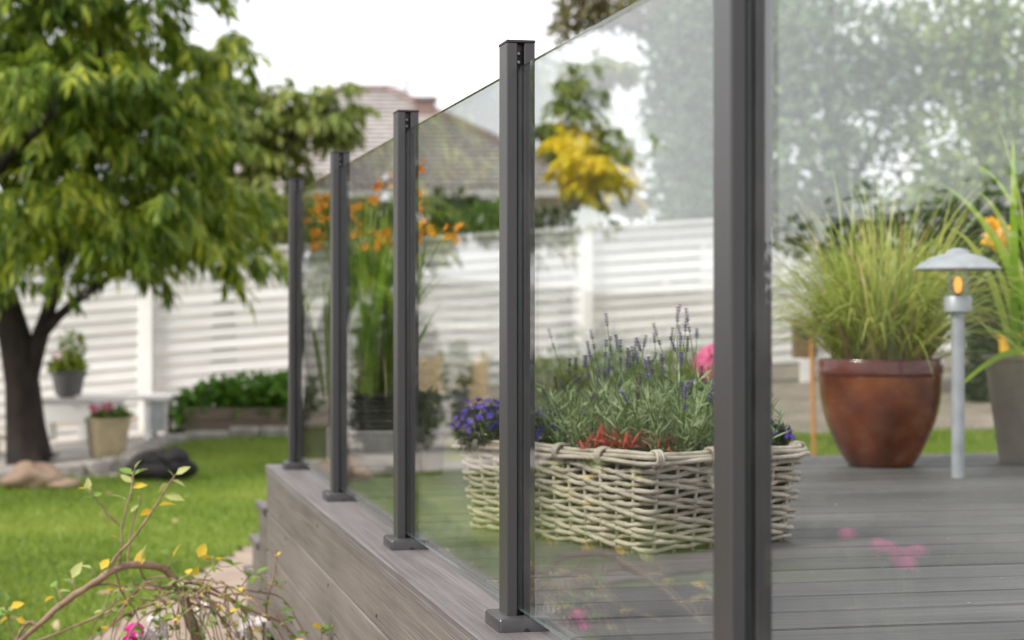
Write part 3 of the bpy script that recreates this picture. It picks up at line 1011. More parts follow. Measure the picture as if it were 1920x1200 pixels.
# ------------------------------------------------------------------ trees and shrubs
def tree(name, base, label, cat, limbs, crown_vf, bark, leafm, group=None):
    t = thing(name, base, label, cat, group)
    for i, (pts, rad) in enumerate(limbs):
        b = MB().tube([rel(p, base) for p in pts], rad, 10 if i == 0 else 7)
        b.build('trunk' if i == 0 else 'limb', bark, t, smooth=True)
    V, F = crown_vf
    link('crown', tri_mesh('crown', V, F, leafm), t)
    return t


# cherry by the lawn
cb = G(60, 15.75, -.03)
ZT = 15.6
limbs = [
    ([cb, W(55, 860, 15.75), W(48, 800, 15.7), W(42, 720, 15.65), W(30, 640, 15.6), W(8, 560, 15.55), W(-25, 460, 15.5), W(-60, 300, 15.4), W(-80, 60, 15.3)],
     [.25, .185, .155, .135, .13, .11, .10, .08, .05]),
    ([W(50, 715, 15.65), W(68, 650, 15.6), W(88, 590, 15.55), W(108, 520, 15.5), W(130, 420, 15.3), W(170, 250, 15.2), W(190, 60, 15.1)],
     [.09, .075, .06, .052, .045, .035, .02]),
    ([W(82, 622, 15.56), W(110, 592, 15.5), W(140, 566, 15.45), W(230, 500, 15.2), W(360, 430, 14.9), W(440, 400, 14.8)], [.05, .04, .036, .03, .02, .01]),
    ([W(-40, 380, 15.4), W(20, 285, 14.6), W(62, 248, 14.0), W(98, 212, 13.6), W(90, 135, 13.4)], [.05, .045, .04, .032, .02]),
    ([W(-30, 450, 15.5), W(-180, 330, 15.2), W(-330, 200, 15.0)], [.06, .04, .02]),
]
LB = lambda *a: px_lobe(*a, base=cb)
cherry_lobes = [
    LB(20, 40, 14.6, .9, .75), LB(210, 60, 14.6, .62, .70), LB(290, 170, 14.8, .36, .42), LB(110, 220, 13.7, .62, .30), LB(270, 290, 14.4, .52, .30),
    LB(40, 390, 13.9, .55, .22), LB(200, 410, 14.2, .55, .22), LB(390, 430, 14.8, .42, .26), LB(430, 478, 15.0, .30, .13), LB(300, 455, 14.6, .42, .17), LB(130, 450, 13.7, .34, .15),
    LB(330, 360, 15.4, .55, .40), LB(60, 420, 16.2, .9, .35), LB(250, 400, 16.4, .9, .42), LB(140, 180, 16.2, 1.1, .9), LB(-40, 440, 15.0, .5, .28),
    LB(10, 540, 14.6, .13, .16), LB(-150, 310, 15.4, .8, .7), LB(-300, 310, 15.4, .6, .5), LB(-290, 180, 15.4, .75, .6), LB(-130, 60, 15.4, .9, .8), LB(-390, 290, 15.3, .45, .45), LB(-490, 330, 15.3, .5, .36), LB(-450, 180, 15.3, .55, .45), LB(-200, 410, 15.3, .5, .25), LB(60, -150, 15.2, 1.3, .7), LB(195, 490, 13.9, .16, .11), LB(345, 240, 15.2, .25, .35)]
cherry = tree('cherry_tree', cb, 'spreading cherry tree with drooping yellow green leaves and a dark forked trunk', 'tree', limbs,
              droop_crown(cherry_lobes, 2150, 18, .18, .0175, twig=.36, shell=.35), M['bark'], M['cherry'])

# paler tree behind the fence
tb = G(420, 23.5, -.03)
LB = lambda *a: px_lobe(*a, base=tb)
tree('leafy_tree', tb, 'paler loose leafed tree behind the white fence with a long side branch', 'tree',
     [([tb, W(420, 560, 23.5), W(425, 420, 23.4), W(430, 260, 23.4), W(425, 110, 23.4)], [.16, .13, .10, .07, .02]),
      ([W(426, 400, 23.4), W(500, 300, 23.3), W(560, 240, 23.2), W(640, 200, 23.1)], [.07, .05, .03, .015]),
      ([W(428, 300, 23.4), W(380, 200, 23.3), W(350, 140, 23.2)], [.06, .04, .02])],
     droop_crown([LB(430, 115, 23.4, .28, .30), LB(395, 190, 23.4, .35, .30), LB(460, 215, 23.3, .42, .38), LB(540, 225, 23.3, .40, .28), LB(610, 215, 23.2, .32, .26),
                  LB(535, 165, 23.2, .16, .22), LB(622, 175, 23.2, .14, .14), LB(430, 300, 23.5, .6, .45), LB(520, 300, 23.4, .22, .25), LB(455, 400, 23.5, .7, .45), LB(640, 260, 23.1, .16, .14), LB(555, 385, 23.7, .45, .40)],
                 640, 12, .20, .030, twig=.24, shell=.2, bunch=4, spread=.07), M['bark'], M['tree2'])

# yellowing tree right of the house roof
yb_ = G(1060, 23.5, -.03)
LB = lambda *a: px_lobe(*a, base=yb_)
ycr = droop_crown([LB(1114, 318, 22.6, .28, .22), LB(1080, 265, 22.9, .20, .13), LB(1145, 355, 22.7, .20, .16)], 190, 15, .16, .034, twig=.2, shell=.1, spread=.06)
gcr = droop_crown([LB(1030, 255, 23.2, .24, .18), LB(1085, 160, 23.0, .20, .14), LB(1130, 130, 23.0, .28, .12), LB(1085, 205, 23.0, .16, .12), LB(1140, 275, 22.9, .14, .16), LB(1155, 375, 22.8, .25, .12)],
                  230, 12, .18, .030, twig=.2, shell=.1, bunch=4, spread=.06)
yt = tree('autumn_tree', yb_, 'small tree with some branches turned bright yellow beside the tiled roof', 'tree',
          [([yb_, W(1060, 470, 23.5), W(1062, 380, 23.3), W(1075, 280, 23.1), W(1090, 180, 23.0), W(1150, 125, 23.0)], [.10, .08, .06, .045, .03, .01]),
           ([W(1064, 370, 23.3), W(1110, 335, 23.0), W(1150, 345, 22.9)], [.04, .03, .012])], gcr, M['bark'], M['tree2'])
link('yellow_foliage', tri_mesh('yellow_foliage', ycr[0], ycr[1], M['yellow_leaf']), yt)

# tall trees on the deck side
for (px0, zb, lob, nn, lab, lm) in (
        (1290, 26, [(1300, 90, 26, .70, .8), (1340, 240, 26, .85, .9), (1275, 330, 25.4, .48, .55), (1240, 200, 26, .3, .4), (1400, 30, 26, 1.1, .8), (1330, 400, 25, .7, .35), (1400, 180, 25.5, .8, .8), (1400, 360, 25, .7, .5)], 10500,
         'tall dense blue green tree rising behind the small yellow leaved tree', 'bluegreen_leaf'),
        (1560, 25, [(1500, 330, 24.5, .9, .65), (1600, 220, 24.5, 1.1, .75), (1560, 80, 25, 1.2, .8), (1480, 150, 25, .8, .9), (1640, 390, 24, .8, .4), (1700, 120, 25, .9, .7)], 5600,
         'tall green tree with bright sky gaps behind the tufted pot grass', 'bluegreen_leaf'),
        (1860, 24, [(1850, 300, 23.5, 1.0, .8), (1780, 380, 23.2, .7, .45), (1900, 120, 24, 1.2, .9), (1800, 60, 24.2, .8, .7), (1960, 350, 23.5, .9, .6)], 5600,
         'dense olive green tree behind the grey garden lamp', 'olive_leaf')):
    b0 = G(px0, zb, -.03)
    lbs = [px_lobe(*l, base=b0) for l in lob]
    lm_ = [([b0, W(px0, 500, zb), W(px0 + 10, 350, zb), W(px0 - 5, 150, zb), W(px0, -60, zb)], [.2, .17, .13, .09, .04])]
    for l in lob:
        if px0 == 1290 and l[0] < 1290:
            continue
        lm_.append(([W(px0 + 5, 420, zb), W((px0 + l[0]) / 2, (400 + l[1]) / 2 + 20, (zb + l[2]) / 2), W(l[0], l[1], l[2])], [.07, .045, .015]))
    tt = tree('tall_tree', b0, lab, 'tree', lm_, bush_crown(lbs, nn, .15, .036, shell=.15, up=-.1), M['bark'], M[lm], 'tall trees behind the fence')
    if px0 == 1290:
        tt_b = [px_lobe(1180, 0, 26.5, .75, .42, base=b0), px_lobe(1095, 15, 26.5, .38, .34, base=b0), px_lobe(1060, 55, 26.5, .2, .16, base=b0)]
        V, F = bush_crown(tt_b, 1500, .14, .032, shell=.1, up=-.1)
        link('brown_foliage', tri_mesh('brown_foliage', V, F, M['brown_leaf']), tt)
        MB().tube([rel(W(1290, 150, 26), b0), rel(W(1200, 60, 26.3), b0), rel(W(1090, 20, 26.5), b0)], [.07, .04, .01], 6).build('limb', M['bark'], tt)


def shrub(name, base, label, lobes, n, ll, lw, lm, group=None, cat='shrub', up=.3):
    t = thing(name, base, label, cat, group)
    st = MB()
    for (c, r) in lobes:
        st.tube([(0, 0, -.05), (c[0] * .5, c[1] * .5, c[2] * .5), (c[0], c[1], c[2] + r[2] * .3)], [.03, .02, .008], 6)
    st.build('stems', M['stem'], t, smooth=True)
    V, F = bush_crown(lobes, n, ll, lw, shell=.35, up=up)
    link('foliage', tri_mesh('foliage', V, F, lm), t)
    return t


shr = [(760, 25.5, 395, .75, .42, 'dark clipped shrub under the house eaves beside the orange flowers'),
       (860, 26.0, 385, .55, .45, 'dark upright shrub under the chimney end of the house'),
       (985, 25.0, 400, .6, .38, 'dark shrub peeping over the fence beside the bright green one'),
       (1190, 24.0, 425, .55, .25, 'low rounded dark shrub topping the fence under the tall tree')]
for px0, zb, py, rx, rz, lab in shr:
    b0 = G(px0, zb)
    shrub('shrub', b0, lab, [px_lobe(px0 - 30, py + 40, zb, rx, rz, base=b0), px_lobe(px0 + 40, py + 46, zb, rx * .8, rz * .9, base=b0), px_lobe(px0, py + 90, zb, rx, .6, base=b0)],
          2600, .12, .03, M['hedge_leaf'], 'shrubs behind the fence')
b0 = G(920, 24.2)
shrub('shrub', b0, 'bright green shrub showing over the fence behind the sharp dark post', [px_lobe(915, 420, 24.2, .45, .22, base=b0), px_lobe(930, 500, 24.2, .5, .5, base=b0)], 1500, .11, .03, M['berry_leaf'], 'shrubs behind the fence')
b0 = G(1840, 17.8)
shrub('shrub', b0, 'dark evergreen shrub standing in front of the fence behind the lamp', [px_lobe(1850, 540, 17.8, .32, .45, base=b0), px_lobe(1875, 640, 17.8, .30, .45, base=b0), px_lobe(1900, 520, 18, .35, .4, base=b0), px_lobe(1850, 730, 17.8, .25, .3, base=b0)], 11000, .06, .018, M['hedge_leaf'], cat='shrub')
# low planting along the fence on the deck side
for i, (px0, zb, w_, h_, lm, lab) in enumerate((
        (1040, 18.6, .35, .28, 'tree2', 'low pale green shrub against the fence behind the lavender'),
        (1150, 18.9, .40, .30, 'olive_leaf', 'low olive shrub against the fence behind the tall lavender spikes'),
        (1270, 19.1, .35, .26, 'tree2', 'small pale shrub against the fence beside the thick blurred post'))):
    b0 = G(px0, zb)
    shrub('low_shrub', b0, lab, [((0, 0, h_ * .7), (w_, w_, h_)), ((.3, .1, h_ * .5), (w_ * .8, w_, h_ * .8))], 1300, .07, .016, M[lm], 'low shrubs along the fence')
# added hedge out of view, cuts bright reflections in the railing glass
hl = []
for yy in np.arange(-5.5, 7.0, .8):
    hh = 1.62 if yy < 1.7 else 1.08
    hh += rnd.uniform(-.08, .1)
    hl.append(((0, yy, hh * .48), (.5, .75, hh * .54)))
shrub('hedge', (-2.95, 7.6, 0.0), 'unseen dark hedge added beside the lawn to darken the railing reflections', hl, 60000, .07, .022, M['hedge_leaf'], cat='hedge', up=.1)
# evergreens added out of view past the bench, darkening reflections in the panes
hl = [((i * -.40, i * .05, .32), (.36, .34, .48)) for i in range(8)]
bq = G(-330, 16.4)
shrub('added_evergreen_border', bq, 'low dark evergreen border added out of view to darken the glass reflections', hl, 9000, .09, .03, M['hedge_leaf'], cat='hedge', up=.1)
bq = G(-100, 16.4)  # unseen evergreen added to darken the pane reflection over the woven planter
shrub('evergreen', bq, 'upright dark evergreen added unseen beside the bench to darken the glass reflections', [((0, 0, .35), (.28, .3, .5)), ((-.02, .05, .85), (.25, .3, .5)), ((-.28, .1, .6), (.27, .3, .62))], 8000, .06, .02, M['hedge_leaf'], cat='shrub', up=.2)
# shrub overhanging the fence behind the pot grass
b0 = G(1640, 18.4)
shrub('tall_shrub', b0, 'big dark green shrub against the fence behind the rust pot grass',
      [px_lobe(1530, 430, 18.6, .45, .28, base=b0), px_lobe(1640, 470, 18.4, .5, .42, base=b0), px_lobe(1760, 470, 18.4, .45, .45, base=b0), px_lobe(1660, 600, 18.4, .28, .40, base=b0), px_lobe(1840, 440, 18.2, .4, .35, base=b0), px_lobe(1940, 460, 18.2, .4, .5, base=b0)],
      17000, .065, .021, M['hedge_leaf'], cat='shrub')

# ------------------------------------------------------------------ things on the lawn side
# white bench
bp = G(203, 17.6)
bench = thing('low_bench', bp, 'low white bench in front of the fence carrying the grey pot', 'bench', rot=-YAW)
MB().box((0, 0, .385), (1.17, .36, .05), bev=.008).build('seat', M['white'], bench)
MB().box((-.20, -.14, .26), (.74, .03, .19), bev=.004).build('apron', M['white'], bench)
for sx in (-.52, -.20, .38, .54):
    MB().box((sx, 0, .18), (.07 if sx < .5 else .03, .30, .355), bev=.004).build('leg', M['white'], bench)
MB().box((0.46, -.145, .22), (.12, .02, .27)).build('end_panel', M['galv'], bench)


def pot(name, base, label, prof, m, n=28, square=0.0, rot=0.0, group=None, soil=None, smooth=True):
    t = thing(name, base, label, 'pot', group, rot)
    o = MB().lathe(prof, n, square=square).build('bowl', m, t)
    smooth_by_angle(o, 40)
    if soil:
        MB().lathe([(soil[0], soil[1] - .01), (soil[0] * .99, soil[1])], n, square=square).build('soil', M['soil'], t)
    return t


g1 = G(128, 17.5, .41)
pot('grey_pot', g1, 'grey tapered clay pot standing on the white bench', [(.105, 0), (.11, .01), (.150, .215), (.158, .22), (.158, .24), (.146, .24), (.14, .20)], M['greypot'], soil=(.138, .21))
t = thing('pot_plant', (g1[0], g1[1], g1[2] + .21), 'bushy plant with a tall sprig in the grey pot', 'plant')
V, F = merge(bush_crown([((0, 0, .06), (.15, .15, .08))], 420, .06, .02), bush_crown([((.03, 0, .25), (.10, .08, .14))], 150, .06, .015))
link('foliage', tri_mesh('foliage', V, F, M['cherry']), t)
s_ = MB()
for i in range(9):
    a = rnd.uniform(0, 6.28)
    s_.tube([(0, 0, -.02), (.03 * math.cos(a), .03 * math.sin(a), .15), (.04 + .07 * math.cos(a), .07 * math.sin(a), .3 + rnd.uniform(-.05, .08))], [.004, .003, .002], 5)
s_.build('stems', M['greenstem'], t)
fl = bush_crown([((-.08, -.05, .12), (.10, .06, .08))], 26, .03, .012)
tag(link('small_flowers', tri_mesh('small_flowers', fl[0], fl[1], M['pink']), t), kind='stuff')

g2 = G(202, 15.9)
pot('cream_pot', g2, 'square tapered cream pot on the paving before the bench', [(.118, 0), (.122, .008), (.150, .28), (.158, .285), (.158, .315), (.145, .315), (.14, .27)], M['cream'], n=32, square=.9, rot=.35, soil=(.135, .28))
t = thing('flowering_plant', (g2[0], g2[1], g2[2] + .28), 'small pink flowering plant in the cream pot', 'plant')
V, F = bush_crown([((0.03, 0, .04), (.15, .14, .06))], 300, .05, .016)
link('foliage', tri_mesh('foliage', V, F, M['olive_leaf']), t)
for c in ((-.09, -.06, .10), (-.03, -.08, .12), (-.12, 0, .11), (.0, -.02, .13)):
    V, F = bush_crown([(c, (.035, .035, .025))], 30, .025, .012)
    link('blossom', tri_mesh('blossom', V, F, M['pink']), t)

# raised bed
bp = G(455, 17.6)
bed = thing('raised_bed', bp, 'weathered timber raised bed by the fence', 'planter', rot=-YAW + .04)
for i in range(2):
    MB().box((0.02, -.24, .06 + i * .115), (1.02, .04, .11), bev=.006).build('plank', M['bed_wood'], bed)
    MB().box((0.02, .24, .06 + i * .115), (1.02, .04, .11), bev=.006).build('plank', M['bed_wood'], bed)
for sx in (-.47, .51):
    MB().box((sx, 0, .118), (.05, .44, .22), bev=.006).build('end_plank', M['bed_wood'], bed)
MB().box((0.02, 0, .10), (.9, .43, .18)).build('soil', M['soil'], bed)
t = thing('bed_plants', (bp[0], bp[1], bp[2] + .19), 'lush bright green leafy plants filling the timber raised bed', 'plants')
t.rotation_euler = (0, 0, -YAW)
V, F = bush_crown([((-.28, 0, .08), (.30, .28, .16)), ((.05, 0, .12), (.34, .28, .20)), ((.36, 0, .13), (.30, .28, .20)), ((-.48, -.1, -.06), (.14, .2, .16))], 1700, .085, .034, shell=.5, up=.2)
link('foliage', tri_mesh('foliage', V, F, M['berry_leaf']), t)

# stone edging
edg = thing('stone_edging', (0, 0, 0), 'row of rough grey edging stones bordering the lawn', 'edging')
pts = [(-60, 14.35), (60, 14.4), (160, 14.5), (232, 14.9), (300, 16.6), (345, 17.0), (430, 17.1), (545, 17.0)]
for i in range(len(pts) - 1):
    a, b = G(*pts[i]), G(*pts[i + 1])
    d = math.hypot(b[0] - a[0], b[1] - a[1]); nst = max(1, round(d / .28))
    for q in range(nst):
        u = (q + .5) / nst
        x, y = a[0] + (b[0] - a[0]) * u, a[1] + (b[1] - a[1]) * u
        z = float(gh(x, y))
        MB().box((0, 0, 0), (d / nst - .012, .13 + rnd.uniform(-.02, .02), .12 + rnd.uniform(-.02, .03)), bev=.022, rot=math.atan2(b[1] - a[1], b[0] - a[0]) + rnd.uniform(-.06, .06)).build('stone', M['stone'], edg, loc=(x, y, z + .02))

# black bag with handles and strap
bp = G(300, 13.95)
bag = thing('black_bag', bp, 'black soft bag lying on the lawn edge beside the cream pot', 'bag', rot=-YAW)
MB().blob((0, 0, .095), (.245, .16, .115), 3, amp=.12, flat=.003).build('body', M['black_cloth'], bag, smooth=True)
MB().blob((.12, -.02, .16), (.10, .10, .07), 5, amp=.12).build('top_flap', M['black_cloth'], bag, smooth=True)
MB().tube([(-.14, -.12, .10), (-.10, -.15, .17), (-.02, -.15, .20), (.06, -.15, .16), (.08, -.13, .10)], .012, 7).build('handle', M['black_cloth'], bag, smooth=True)

# tan sack
bp = G(72, 13.5)
sk = thing('tan_stone', bp, 'rough tan stone lying on the grass by the cherry trunk', 'stone', rot=-YAW)
MB().blob((-.03, 0, .07), (.19, .17, .10), 33, nu=30, nv=18, amp=.24, flat=.002).build('body', M['sack'], sk)
MB().blob((.15, -.04, .03), (.16, .10, .045), 12, amp=.12, flat=.002).build('fold', M['sack'], sk, smooth=True)

# flat stone slab under the tree
bp = G(20, 14.0)
sl = thing('garden_slab', bp, 'flat pale stone slab lying beside the tan stone', 'slab', rot=-YAW + .1)
MB().box((-.1, .02, .05), (.62, .36, .09), bev=.02).build('slab_top', M['stone'], sl)

# lantern hanging in the cherry
lp = W(150, 562, 15.2)
lan = thing('hanging_lantern', lp, 'dark metal lantern hanging in the cherry tree', 'lantern')
MB().lathe([(.055, 0), (.065, .01), (.065, .022)], 16).build('base', M['black_metal'], lan)
for i in range(6):
    a = i * math.pi / 3
    MB().tube([(.058 * math.cos(a), .058 * math.sin(a), .02), (.062 * math.cos(a), .062 * math.sin(a), .12)], .004, 5).build('bar', M['black_metal'], lan)
MB().lathe([(.05, .02), (.052, .12)], 16).build('pane', M['clear'], lan)
MB().lathe([(.085, .118), (.08, .126), (.03, .165), (.012, .175)], 16).build('roof', M['black_metal'], lan)
MB().tube([(0, 0, .17), (0, 0, .25), (-.01, 0, .42)], .003, 5).build('hook', M['black_metal'], lan)

# ------------------------------------------------------------------ pale timber planter and tub at the fence
bp = G(782, 19.2)
cr = thing('timber_planter', bp, 'pale raw timber planter box by the fence beyond the deck', 'planter', rot=-YAW + .03)
for i in range(4):
    MB().box((0, -.18, .06 + i * .125), (1.30, .025, .12), bev=.004).build('plank', M['pale_wood'], cr)
for sx in (-.65, -.21, .22, .65):
    MB().box((sx, -.205, .27), (.07, .024, .56), bev=.003).build('batten', M['pale_wood'], cr)
for sx in (-.64, .64):
    MB().box((sx, .02, .25), (.025, .37, .49), bev=.003).build('end_plank', M['pale_wood'], cr)
MB().box((0, .2, .25), (1.3, .02, .49)).build('back_plank', M['pale_wood'], cr)
MB().box((0, .01, .22), (1.24, .34, .4)).build('soil', M['soil'], cr)
bp = G(857, 18.3)
pot('zinc_tub', bp, 'grey zinc tub in front of the pale timber planter', [(.085, 0), (.09, .005), (.112, .20), (.118, .203), (.118, .215), (.105, .215), (.10, .18)], M['zinc'], soil=(.10, .19))
t = thing('tub_plant', (bp[0], bp[1], bp[2] + .19), 'upright green plant growing in the grey zinc tub', 'plant')
V, F = bush_crown([((0, 0, .18), (.13, .12, .20)), ((0, 0, .36), (.09, .08, .12))], 420, .08, .016, up=.5)
link('foliage', tri_mesh('foliage', V, F, M['olive_leaf']), t)

# ------------------------------------------------------------------ on the deck: stone table, wicker planter, crocosmia
def on_deck(px, zc):
    p = W(px, 587, zc)
    return (p[0], p[1], DZ)


tp = on_deck(694, 6.75)
tab = thing('stone_table', tp, 'low pale grey stone table under the dark woven planter', 'table', rot=.05)
MB().box((0, 0, .095), (.26, .26, .12), bev=.006).build('top', M['stone_table'], tab)
for sx in (-.09, .09):
    for sy in (-.09, .09):
        MB().box((sx, sy, .0175), (.035, .035, .034)).build('leg', M['black_metal'], tab)
wp = (tp[0], tp[1], DZ + .156)
wpl = thing('woven_planter', wp, 'dark brown square woven planter holding the orange flowers', 'planter', rot=.05)
for i in range(6):
    z = .01 + i * .0175
    a = .128 + .002 * (i % 2)
    MB().lathe([(a * .97, z - .0085), (a, z - .004), (a, z + .004), (a * .97, z + .0085)], 40, square=.95).build('woven_band', M['wicker_dark'], wpl)
MB().lathe([(.122, .109), (.136, .112), (.136, .122), (.120, .122)], 40, square=.95).build('rim', M['wicker_dark'], wpl)
MB().lathe([(.118, .10), (.117, .116)], 30, square=.95).build('soil', M['soil'], wpl)
cp = (wp[0], wp[1], wp[2] + .11)
croc = thing('crocosmia', cp, 'orange flowering crocosmia with tall sword leaves in the dark woven planter', 'plant')
n = 230
base = rng.normal(0, .05, (n, 3)) * np.array([1, 1, 0])
an_ = rng.uniform(0, 6.28, n); lean = np.abs(rng.normal(0, .17, n))
D = np.stack([np.cos(an_) * lean, np.sin(an_) * lean, np.ones(n)], 1)
D[:, 0] = np.maximum(D[:, 0], -.16)
V, F = blades(base, D, rng.uniform(.38, .74, n), rng.uniform(.010, .019, n), rng.uniform(.02, .28, n), seg=7)
link('sword_leaves', tri_mesh('sword_leaves', V, F, M['sword']), croc)
n = 60
base = rng.normal(0, .06, (n, 3)) * np.array([1, 1, 0])
an_ = rng.uniform(0, 6.28, n); lean = np.abs(rng.normal(0, .35, n))
D = np.stack([np.cos(an_) * lean, np.sin(an_) * lean, np.ones(n)], 1)
D[:, 0] = np.maximum(D[:, 0], -.16)
V, F = blades(base, D, rng.uniform(.12, .28, n), rng.uniform(.004, .009, n), rng.uniform(.1, .4, n), seg=5)
link('dry_leaves', tri_mesh('dry_leaves', V, F, M['dry_blade']), croc)
heads = [(592, 400, 6.9), (608, 378, 6.9), (598, 432, 6.85), (615, 415, 6.8), (594, 452, 6.9), (668, 395, 6.7), (692, 380, 6.8), (705, 440, 6.7), (660, 430, 6.75), (690, 450, 6.6),
         (722, 340, 6.7), (783, 395, 6.6), (795, 425, 6.65), (780, 440, 6.6), (784, 312, 6.7), (848, 437, 6.6), (775, 372, 6.75), (640, 400, 6.8), (728, 440, 6.7), (760, 420, 6.7)]
stm = MB()
for px_, py_, z_ in heads:
    h = rel(W(px_, py_, z_), cp)
    b_ = (h[0] * .12, h[1] * .12, 0)
    stm.tube([b_, (h[0] * .45, h[1] * .45, h[2] * .55), (h[0] * .85, h[1] * .85, h[2] * .95), h], [.003, .0027, .002, .0012], 5)
    nf = rnd.randint(4, 7)
    Pf, Df, Nf = [], [], []
    for q in range(nf):
        c = np.array(h) + np.array([rnd.uniform(-.028, .028), rnd.uniform(-.028, .028), rnd.uniform(-.03, .02)])
        dirf = unit(np.array([rnd.uniform(-1, 1), rnd.uniform(-1, 1), rnd.uniform(-.2, .8)]))
        u = unit(np.cross(dirf, [0.3, .1, 1])); w = np.cross(dirf, u)
        for k in range(6):
            a = k * math.pi / 3
            Pf.append(c); Df.append(dirf * .75 + (u * math.cos(a) + w * math.sin(a)) * .8); Nf.append(dirf)
    V, F = leaves(np.array(Pf), np.array(Df), np.array(Nf), .0215, .0056, .3, .2)
    link('flower_head', tri_mesh('flower_head', V, F, M['orange']), croc)
stm.build('flower_stems', M['greenstem'], croc, smooth=True)

# polished pail with a dark bush
pp = on_deck(808, 6.75)
pot('metal_pail', pp, 'small polished metal pail on the deck beside the stone table', [(.040, 0), (.042, .006), (.052, .135), (.055, .138), (.055, .145), (.048, .145), (.046, .12)], M['shiny'], soil=(.045, .13))
t = thing('box_bush', (pp[0], pp[1], pp[2] + .13), 'round dark green bush growing in the polished metal pail', 'plant')
V, F = bush_crown([((0, 0, .07), (.085, .085, .085)), ((-.06, 0, .06), (.06, .06, .06))], 1100, .022, .007)
link('foliage', tri_mesh('foliage', V, F, M['hedge_leaf']), t)

# ------------------------------------------------------------------ wicker basket with lavender
def at_cam(px, zc):
    p = W(px, 587, zc)
    return np.array([p[0], p[1]])


Lc, Nc, Rc = at_cam(856, 5.07), at_cam(1215, 4.46), at_cam(1482, 4.85)
ax = (Lc - Nc) / np.linalg.norm(Nc - Lc)          # long axis
bx_ = np.array([ax[1], -ax[0]])                   # short axis, towards the far end
LA, LBb = np.linalg.norm(Nc - Lc) / 2, abs(float((Rc - Nc).dot(bx_))) / 2 * .93
if (Rc - Nc).dot(bx_) < 0:
    bx_ = -bx_
cen = Nc + ax * LA + bx_ * LBb
ux = -ax
brot = math.atan2(ux[1], ux[0])
bk = thing('wicker_basket', (cen[0], cen[1], DZ), 'long pale wicker trough basket full of lavender on the deck', 'basket', rot=brot)
BH = 0.222


def basket_ring(z, grow=0.0):
    """rounded rectangle of the wall at height z, as a function of arc length"""
    k = z / BH
    a, b, r_ = LA * (.93 + .07 * k) + grow, LBb * (.92 + .08 * k) + grow, .04
    segs = []
    pts = []
    for (qx, qy, a0) in ((a, b, 0), (-a, b, 90), (-a, -b, 180), (a, -b, 270)):
        for q in range(7):
            an = math.radians(a0 + q * 15)
            pts.append((qx - math.copysign(r_, qx) + r_ * math.cos(an), qy - math.copysign(r_, qy) + r_ * math.sin(an)))
    pts = np.array(pts + [pts[0]])
    s = np.concatenate([[0], np.cumsum(np.linalg.norm(np.diff(pts, axis=0), axis=1))])
    return pts, s


def ring_at(z, u, off=0.0):
    pts, s = basket_ring(z, off)
    t = (u % 1.0) * s[-1]
    return np.array([np.interp(t, s, pts[:, 0]), np.interp(t, s, pts[:, 1])])


NST = 40
rows = 17
for i in range(rows):
    z = .012 + i * (BH - .045) / (rows - 1)
    path = []
    K = NST * 4
    ph = i % 2
    for j in range(K):
        u = j / K
        w = math.sin(math.pi * (j / 4.0 + ph + .0)) * .0058
        wob = rnd.uniform(-.0012, .0012)
        sag = .004 * math.sin(7 * 2 * math.pi * u + i * 1.7) + .0025 * math.sin(math.pi * (j / 4.0 + ph + .5))
        p = ring_at(z, u, w + wob)
        path.append((p[0], p[1], z + sag + wob))
    MB().tube(path, [.0060 + rnd.uniform(-.0011, .0009) for _ in path], 7, closed=True).build('wicker_rod', M['wicker'], bk, smooth=True)
stake = MB().tube([(0, 0, 0), (0, 0, 1)], 1, 6)
for j in range(NST):
    u = (j + .0) / NST
    p0, p1 = ring_at(0, u), ring_at(BH, u)
    MB().tube([(p0[0], p0[1], .0), (p1[0], p1[1], BH)], .0045, 6).build('stake', M['wicker'], bk, smooth=True)
for (off, dz) in ((.012, -.002), (.0, .006), (-.011, -.002), (.004, -.014), (.016, -.012)):
    path = [(*ring_at(BH, j / 120, off + .002 * math.sin(j * .9 + off * 900)), BH + dz + .0025 * math.sin(j * .35 + off * 500)) for j in range(120)]
    MB().tube(path, .0056, 7, closed=True).build('rim_rod', M['wicker'], bk, smooth=True)
for j in range(15):
    u = (j + .35) / 15
    c = ring_at(BH, u); c2 = ring_at(BH, u + .004)
    tdir = (c2 - c) / np.linalg.norm(c2 - c); nd = np.array([tdir[1], -tdir[0]])
    for w in (-.0065, 0, .0065):
        loop = []
        for q in range(12):
            a = q * math.pi / 6
            o_ = nd * math.cos(a) * .022 + tdir * w
            loop.append((c[0] + o_[0] + nd[0] * .003, c[1] + o_[1] + nd[1] * .003, BH - .004 + .019 * math.sin(a)))
        MB().tube(loop, .0038, 6, closed=True).build('rim_binding', M['wicker'], bk, smooth=True)
# inner lining so that no light shows through
liner = MB()
V, F = [], []
K = 60
for z in (.004, BH - .03):
    for j in range(K):
        p = ring_at(z, j / K, -.014); V.append((p[0], p[1], z))
for j in range(K):
    F.append((j, (j + 1) % K, K + (j + 1) % K, K + j))
F.append(tuple(range(K, 2 * K)))
MB().raw(V, F).build('liner', M['soil'], bk)
# handles: twisted loops on both short ends
for sgn in (1, -1):
    hn = MB()
    for tw in range(2):
        loop = []
        for q in range(19):
            a = math.pi * q / 18
            yy = -.075 * math.cos(a)
            zz = .165 - .085 * math.sin(a) ** .8 if False else .10 + .075 * (1 - math.sin(a))
            off = .022 + .03 * math.sin(a)
            loop.append((sgn * (LA * .98 + off + .006 * math.cos(q * 1.3 + tw * math.pi)), yy, zz + .006 * math.sin(q * 1.3 + tw * math.pi)))
        hn.tube(loop, .0075, 7)
    hn.build('handle', M['wicker'], bk, smooth=True)


def bl(x, y, z=BH - .02):                # basket-local to world
    c, s = math.cos(brot), math.sin(brot)
    return (cen[0] + x * c - y * s, cen[1] + x * s + y * c, DZ + z)


